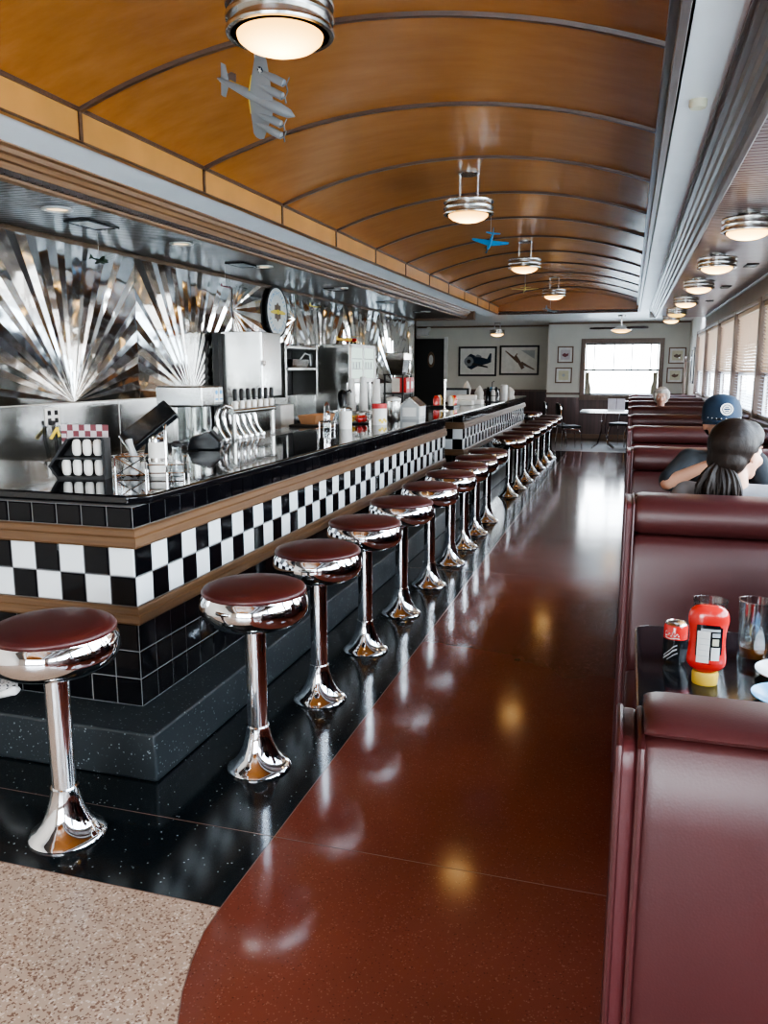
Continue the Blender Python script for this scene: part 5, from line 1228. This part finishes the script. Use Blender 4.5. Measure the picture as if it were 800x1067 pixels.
# ------------------------------------------------------------------ people
def head_parts(m, c, rot, s=1.0, jaw=1.0):
    c = Vector(c)
    def S(p, r, n=16): m.sphere(c + rot @ (Vector(p) * s), tuple(q * s for q in ((r, r, r) if not isinstance(r, tuple) else r)), n, 12, rot)
    S((0, -.012, .035), (.075, .094, .086), 20); S((0, .03, -.02), (.064, .066, .085)); S((0, .052, -.072), (.044 * jaw, .042, .035)); S((0, .083, -.088), (.022 * jaw, .016, .016))
    S((0, .088, .03), (.05, .012, .012)); S((0, .097, -.004), (.012, .016, .022)); S((0, .109, -.018), (.013, .012, .010)); S((-.012, .1, -.021), .008); S((.012, .1, -.021), .008)
    S((-.04, .07, -.025), (.022, .022, .024)); S((.04, .07, -.025), (.022, .022, .024)); S((0, .088, -.05), (.024, .012, .012))
    for sx in (-1, 1): S((sx * .077, -.008, -.005), (.009, .02, .032)); S((sx * .08, -.016, .008), (.008, .014, .018))
def face_bits(par, c, rot, s, lip):
    c = Vector(c)
    for sx in (-1, 1):
        m = MB(); m.sphere(c + rot @ (Vector((sx * .031, .082, .012)) * s), .0125 * s, 12, 8); e = m.build('eye', M['white_plastic'], par)
        m = MB(); m.sphere(c + rot @ (Vector((sx * .031, .0905, .012)) * s), .0062 * s, 10, 6); m.build('iris', M['eye_dark'], e)
        m = MB(); m.tube([c + rot @ (Vector(p) * s) for p in ((sx * .015, .098, .034), (sx * .032, .098, .040), (sx * .05, .085, .034))], [.004 * s, .0045 * s, .002 * s], 6); m.build('eyebrow', lip[1], par)
    m = MB(); m.tube([c + rot @ (Vector(p) * s) for p in ((-.024, .092, -.05), (-.01, .1005, -.048), (0, .101, -.049), (.01, .1005, -.048), (.024, .092, -.05))], [.002, .005, .0045, .005, .002], 8); m.build('lips', lip[0], par)
def hand_parts(m, w, d, up, side, curl=.6, s=1.0):
    # palm and five tapering jointed fingers: w wrist, d palm direction, up back of hand, side thumb side
    w, d, up, side = Vector(w), Vector(d).normalized(), Vector(up).normalized(), Vector(side).normalized()
    kn = []
    for k, (o, l) in enumerate(((.028, .082), (.010, .088), (-.010, .084), (-.027, .074))):
        p = w + d * l * s + side * o * s; kn.append(p); m.capsule(w + side * o * .6 * s + d * .01, p, .013 * s, .0105 * s, 10)
    for p, ln in zip(kn, (.042, .047, .043, .034)):
        q = p; a = 0
        for j, f in enumerate((1, .66, .5)):
            a += curl * (.7, .9, .6)[j]; dd = d * math.cos(a) - up * math.sin(a); e = q + dd * ln * f * s
            m.capsule(q, e, (.0095, .0085, .0078)[j] * s, (.0085, .0078, .0068)[j] * s, 10); q = e
    b = w + d * .022 * s + side * .026 * s; e = b + (d * .6 + side * .75 - up * .2).normalized() * .042 * s; m.capsule(b, e, .014 * s, .011 * s, 10)
    m.capsule(e, e + (d * .9 + side * .1 - up * .35).normalized() * .032 * s, .0105 * s, .008 * s, 10)
def figure(label, P, skin, shirt, rotz, hr, hs, lipc, sleeve=.62, vox=.0085, long_sleeve=False):
    """P: joint positions (world). One remeshed body surface; clothing, hair and face details are its children."""
    m = MB(); V = Vector
    hc = P['head']; hrot = hr
    head_parts(m, hc, hrot, hs)
    m.chain([(P['chest'], .085), (P['neck'], .052), (V(hc) + hrot @ V((0, -.02, -.05)), .05)])
    m.chain([(P['pelvis'], .13), (P['waist'], .115), (P['chest'], .125)])
    for s in 'LR':
        m.capsule(P['chest'], P['sh' + s], .09, .055); m.chain([(P['sh' + s], .054), (P['el' + s], .041), (P['wr' + s], .027)])
        m.chain([(P['hip' + s], .085), (P['kn' + s], .056), (P['an' + s], .038)]); m.chain([(P['an' + s], .036), (V(P['an' + s]) + V(P['toe']) * .14 + V((0, 0, -.03)), .028)])
        hd = P['hand' + s]; hand_parts(m, P['wr' + s], *hd)
    loc = V((P['pelvis'][0], P['pelvis'][1], 0))
    o = m.build('person', skin, None, remesh=vox, smooth=3)
    tag(o, label, 'person')
    m = MB(); m.chain([(V(P['pelvis']) + V((0, 0, -.03)), .142), (P['waist'], .132), (V(P['chest']) + V((0, 0, -.0)), .137)]); m.capsule(P['chest'], V(P['neck']).lerp(V(P['chest']), .28), .1, .064)
    for s in 'LR': m.capsule(V(P['neck']).lerp(V(P['chest']), .36), P['sh' + s], .062, .062)
    for s in 'LR':
        e = V(P['sh' + s]).lerp(V(P['el' + s]), sleeve); m.capsule(P['chest'], P['sh' + s], .1, .068); m.capsule(P['sh' + s], e, .068, .062)
        if long_sleeve: m.chain([(P['sh' + s], .066), (P['el' + s], .053), (V(P['el' + s]).lerp(V(P['wr' + s]), .9), .04)])
    m.build('shirt', shirt, o, remesh=.011, smooth=2)
    m = MB()
    for s in 'LR': m.chain([(P['hip' + s], .105), (P['kn' + s], .073), (V(P['kn' + s]).lerp(V(P['an' + s]), .9), .055)])
    m.sphere(P['pelvis'], .146); m.build('trousers', M['denim'], o, remesh=.014, smooth=2)
    for s in 'LR':
        a = V(P['an' + s]); m = MB(); m.chain([(a + V((0, 0, -.02)), .05), (a + V(P['toe']) * .15 + V((0, 0, -.035)), .042)]); m.build('shoe', M['black_matt'], o, remesh=.012, smooth=1)
    face_bits(o, hc, hrot, hs, lipc); return o
RZ = lambda a: Matrix.Rotation(R(a), 3, 'Z'); RX = lambda a: Matrix.Rotation(R(a), 3, 'X')
M['lip'] = plain('lips', (0.42, 0.15, 0.12), .4)
# woman, seen from behind, head turned to her right
wh = (.452, 3.66, 1.25); wr_ = RZ(-44) @ RX(-5)
P = dict(head=wh, neck=(.445, 3.62, 1.14), chest=(.44, 3.62, .94), waist=(.44, 3.62, .74), pelvis=(.44, 3.64, .60), shL=(.265, 3.64, 1.062), shR=(.62, 3.64, 1.062), elL=(.17, 3.78, .84), elR=(.69, 3.80, .82),
         wrL=(.36, 3.99, .80), wrR=(.56, 4.0, .80), hipL=(.35, 3.66, .57), hipR=(.53, 3.66, .57), knL=(.34, 4.06, .55), knR=(.55, 4.06, .55), anL=(.34, 4.02, .11), anR=(.55, 4.02, .11), toe=(0, 1, 0),
         handL=((.7, .5, -.02), (0, 0, 1), (.3, .8, 0), .5, .9), handR=((-.7, .5, -.02), (0, 0, 1), (-.3, .8, 0), .5, .9))
wo = figure('woman in grey shirt with dark ponytail seen from behind, head turned right', P, M['skin_f'], M['shirt_grey'], 0, wr_, 1.06, (M['lip'], M['hair_dark']), .9)
def hair_shell(c, rot, s, pieces, mat, par, vox=.008, name='hair', sm=2):
    m = MB(); c = Vector(c)
    for p, q in pieces: m.sphere(c + rot @ (Vector(p) * s), tuple(k * s for k in q), 18, 12, rot)
    return m.build(name, mat, par, remesh=vox, smooth=sm)
m = MB(); c = Vector(wh)
for p, q in (((0, -.034, .036), (.093, .100, .1)), ((0, .012, .072), (.080, .082, .062)), ((0, -.06, -.03), (.08, .065, .065)), ((.05, -.012, .058), (.038, .075, .045)), ((-.05, -.012, .058), (.038, .075, .045))):
    m.sphere(c + wr_ @ (Vector(p) * 1.08), tuple(k * 1.08 for k in q), 18, 12, wr_)
n0 = c + wr_ @ Vector((0, -.105, -.035))
m.capsule(c + wr_ @ Vector((0, -.08, -.02)), n0, .05, .03)
m.build('hair', M['hair_dark'], wo, remesh=.007, smooth=7)
m = MB(); tl = Vector((.375, 3.545, 1.08))
rnd = random.Random(3)
for k in range(46):
    a = rnd.uniform(-1, 1); dp = rnd.uniform(-.5, 1); ln = rnd.uniform(.75, 1.15)
    e = tl + Vector((a * .078, -.022 * (1 - a * a) * dp, -.05 * ln)); pts = []
    for j in range(9):
        u = j / 8; q = n0.lerp(e, u) + Vector((a * .035 * math.sin(u * PI), -.03 * math.sin(u * PI) * (.4 + .6 * dp), .018 * math.sin(u * PI)))
        q += Vector((math.sin(u * 9 + k * 1.7), math.cos(u * 8 + k), 0)) * .006 * u; pts.append(q)
    m.tube(pts, [.008, .010, .011, .012, .012, .011, .010, .008, .003], 6)
m.build('ponytail', M['hair_dark'], wo)
m = MB(); d = wr_ @ Vector((0, -1, -.35)); m.lathe([(.02, -.012), (.034, -.01), (.034, .01), (.02, .012)], n0, 18, d.to_track_quat('Z', 'Y').to_matrix(), cap=(False, False)); m.build('hair_tie', M['maroon_print'], wo)

# man in cap facing the camera
mh = (.474, 4.58, 1.312); mr = RZ(186) @ RX(-4)
P = dict(head=mh, neck=(.48, 4.66, 1.17), chest=(.49, 4.72, .98), waist=(.49, 4.76, .76), pelvis=(.49, 4.78, .60), shL=(.67, 4.70, 1.10), shR=(.335, 4.68, 1.105), elL=(.76, 4.52, .86), elR=(.225, 4.52, 1.0),
         wrL=(.6, 4.42, .80), wrR=(.405, 4.46, 1.105), hipL=(.58, 4.76, .57), hipR=(.40, 4.76, .57), knL=(.60, 4.36, .56), knR=(.39, 4.36, .56), anL=(.6, 4.4, .11), anR=(.39, 4.4, .11), toe=(0, -1, 0),
         handL=((-.9, -.2, 0), (0, 0, 1), (0, -1, 0), .45, 1.0), handR=((.75, .05, .6), (-.5, -.5, .6), (-.3, -.8, .3), 1.0, 1.0))
ma = figure('man in navy cap and black shirt facing the camera, forearm raised to his face', P, M['skin'], M['shirt_black'], 0, mr, 1.04, (M['lip'], M['hair_dark']), .88)
hair_shell(mh, mr, 1.04, (((0, -.04, .02), (.083, .082, .075)), ((0, -.05, -.03), (.07, .06, .05))), M['hair_dark'], ma)
hair_shell(mh, mr, 1.04, (((0, .06, -.066), (.052, .045, .03)),), M['hair_dark'], ma, name='beard')
# cap: crown, brim, emblem
m = MB(); cR = mr.copy(); c = Vector(mh); rs = []
for z, a, b_, y in ((.02, .091, .108, -.008), (.05, .092, .108, -.008), (.085, .089, .104, -.008), (.115, .078, .09, -.01), (.135, .055, .064, -.012), (.144, .025, .03, -.014), (.147, .004, .004, -.014)):
    rs.append([c + cR @ (Vector((a * math.cos(t_ * PI / 16), y + b_ * math.sin(t_ * PI / 16), z)) * 1.06) for t_ in range(32)])
m.rings(rs, cap=(False, True)); cap = m.build('cap_crown', M['cap_navy'], ma, sharp=60)
m = MB(); n = 14; rs = []
for f, dz in ((0, 0), (.35, .004), (.7, .002), (1, -.006)):
    rs.append([c + cR @ (Vector((.09 * math.cos(PI * (.04 + .92 * k / n)), -.008 + .106 * math.sin(PI * (.04 + .92 * k / n)) + f * .07 * math.sin(PI * k / n) ** .7, .028 + dz - .022 * (2 * k / n - 1) ** 2 * f)) * 1.06) for k in range(n + 1)])
m.rings(rs, cap=(False, False), closed=False); o = m.build('brim', M['cap_navy'], cap); md = o.modifiers.new('s', 'SOLIDIFY'); md.thickness = .004
m = MB(); ec = c + cR @ (Vector((0, .0965, .085)) * 1.06); er = cR @ Matrix.Rotation(R(-78), 3, 'X')
m.lathe([(0, 0), (.031, 0), (.031, .004), (0, .004)], ec, 28, er); e = m.build('emblem', M['paper'], cap)
m = MB(); m.lathe([(.020, .0042), (.024, .0042), (.024, .0052), (.020, .0052)], ec, 24, er, cap=(False, False))
m.box(-.015, .015, -.004, .004, .0042, .0052, Matrix.Translation(ec) @ er.to_4x4()); m.box(-.010, .010, -.013, -.008, .0042, .0052, Matrix.Translation(ec) @ er.to_4x4()); m.box(-.010, .010, .008, .013, .0042, .0052, Matrix.Translation(ec) @ er.to_4x4())
m.build('emblem_mark', M['cap_navy'], e)
m = MB()
for k in range(9):
    t_ = PI * (.5 + (k - 4) * .075); p = c + cR @ (Vector((.0925 * math.cos(t_), -.008 + .1105 * math.sin(t_), .040)) * 1.06); m.sphere(p, .0028, 8, 5)
m.build('stitching', M['paper'], cap)

# white-haired diner, far booth
oh = (.445, 12.1, 1.20); orr = RZ(178) @ RX(-4)
P = dict(head=oh, neck=(.445, 12.14, 1.08), chest=(.445, 12.18, .88), waist=(.445, 12.2, .72), pelvis=(.445, 12.22, .60), shL=(.62, 12.16, 1.0), shR=(.27, 12.16, 1.0), elL=(.68, 12.05, .78), elR=(.21, 12.05, .78),
         wrL=(.55, 11.85, .78), wrR=(.34, 11.85, .78), hipL=(.53, 12.2, .57), hipR=(.36, 12.2, .57), knL=(.54, 11.8, .54), knR=(.35, 11.8, .54), anL=(.54, 11.82, .11), anR=(.35, 11.82, .11), toe=(0, -1, 0),
         handL=((-.6, -.7, 0), (0, 0, 1), (-.6, .4, 0), .4, .95), handR=((.6, -.7, 0), (0, 0, 1), (.6, .4, 0), .4, .95))
ol = figure('white-haired older diner facing the camera over a far booth back', P, M['skin_pale'], M['shirt_grey'], 0, orr, 1.08, (M['lip'], M['hair_white']), .8, .011)
hair_shell(oh, orr, 1.12, (((0, -.03, .045), (.092, .1, .088)), ((0, .035, .092), (.078, .06, .04)), ((.074, .01, .03), (.03, .055, .06)), ((-.074, .01, .03), (.03, .055, .06)), ((0, -.05, -.03), (.085, .06, .06))), M['hair_white'], ol, .010)

# ------------------------------------------------------------------ sneaker on the step
r = thing('sneaker', 'white speckled sneaker resting on the black step at the left edge', 'shoe', (-2.56, 2.63, .2012), R(-22))
tl = Matrix.Rotation(R(-20), 4, 'Y')
def shoe_ring(x, w, z0, z1, n=16):
    return [tl @ Vector((x, w * math.cos(2 * PI * k / n), (z0 + z1) / 2 + (z1 - z0) / 2 * math.sin(2 * PI * k / n) + .0)) for k in range(n)]
m = MB(); m.rings([shoe_ring(x, w, .022, z) for x, w, z in ((-.03, .015, .05), (-.02, .03, .09), (.02, .037, .10), (.07, .037, .095), (.12, .042, .085), (.17, .046, .07), (.22, .043, .058), (.25, .03, .048), (.262, .012, .038))])
t2 = terrazzo('speckled_knit', (.55, .55, .54), [(.05, .05, .05), (.02, .02, .02)], .8, .35, 120)
m.build('upper', t2, r)
m = MB(); m.rings([shoe_ring(x, w, .0, z) for x, w, z in ((-.036, .015, .03), (-.025, .036, .03), (.05, .042, .028), (.15, .050, .028), (.22, .047, .032), (.258, .032, .036), (.272, .012, .034))]); m.build('sole', M['foam'], r)

# coat stand on the far booth
r = thing('coat_pole', 'slim brass-coloured coat hook pole rising behind the farthest booth', 'coat stand', (1.03, 17.0, 0))
m = MB(); m.tube([(0, 0, 0), (0, 0, 1.84)], .022, 10); m.lathe([(0, 0), (.13, 0), (.13, .02), (.03, .04), (0, .04)], n=20); m.build('pole', M['grey_wood'], r)
for a in range(4):
    d = Vector((math.cos(a * PI / 2), math.sin(a * PI / 2), 0)); m = MB(); m.tube([Vector((0, 0, 1.74)), d * .08 + Vector((0, 0, 1.73)), d * .11 + Vector((0, 0, 1.80))], .009, 6); m.sphere(d * .11 + Vector((0, 0, 1.805)), .015, 8, 6); m.build('hook', M['chrome'], r)

# ------------------------------------------------------------------ light
w = bpy.data.worlds.new('sky'); scene.world = w; w.use_nodes = True; nt = w.node_tree
bg = nt.nodes['Background']; tc = nt.nodes.new('ShaderNodeTexCoord'); sx = nt.nodes.new('ShaderNodeSeparateXYZ'); rp = nt.nodes.new('ShaderNodeValToRGB')
nt.links.new(tc.outputs['Generated'], sx.inputs[0]); nt.links.new(sx.outputs[2], rp.inputs[0])
rp.color_ramp.elements[0].position = .0; rp.color_ramp.elements[0].color = (.95, .97, 1, 1); rp.color_ramp.elements[1].position = .7; rp.color_ramp.elements[1].color = (.62, .78, 1, 1)
nt.links.new(rp.outputs[0], bg.inputs[0]); bg.inputs[1].default_value = SKY = 13
def area(name, loc, rot, sx_, sy_, portal=True, power=0, col=(1, 1, 1)):
    d = bpy.data.lights.new(name, 'AREA'); d.shape = 'RECTANGLE'; d.size = sx_; d.size_y = sy_; d.energy = power; d.color = col
    if portal: d.cycles.is_portal = True
    o = bpy.data.objects.new(name, d); COL.objects.link(o); o.location = loc; o.rotation_euler = rot; return o
area('window_portal', (XR + .2, (WP[0] + WP[-1]) / 2, (WZ0 + WZ1) / 2), (0, R(90), 0), WZ1 - WZ0, WP[-1] - WP[0])
area('window_portal', ((FWX0 + FWX1) / 2, YF + .2, (FWZ0 + FWZ1) / 2), (R(-90), 0, 0), FWX1 - FWX0, FWZ1 - FWZ0)
area('window_portal', (-.85, YB - .2, 1.32), (R(90), 0, 0), 3.5, 1.95)
def lamp(loc, e, col=(1, .74, .42), r_=.09):
    d = bpy.data.lights.new('bulb', 'POINT'); d.energy = e; d.color = col; d.shadow_soft_size = r_; o = bpy.data.objects.new('bulb', d); COL.objects.link(o); o.location = loc
for y in (4.1, 5.45, 6.85, 8.9, 10.9, 12.9):
    d = bpy.data.lights.new('downlight_spot', 'SPOT'); d.energy = 16; d.color = (1, .80, .58); d.spot_size = R(105); d.spot_blend = .6; d.shadow_soft_size = .05
    o = bpy.data.objects.new('downlight_spot', d); COL.objects.link(o); o.location = (-3.18, y, ZB - .03)
scene.view_settings.view_transform = 'AgX'
scene.view_settings.look = 'AgX - Medium High Contrast'
scene.view_settings.exposure = 1.15
cy = scene.cycles
cy.use_denoising = True; cy.max_bounces = 10; cy.diffuse_bounces = 5; cy.glossy_bounces = 5; cy.transparent_max_bounces = 16; cy.transmission_bounces = 6
cy.sample_clamp_indirect = 6; cy.caustics_reflective = False; cy.caustics_refractive = False
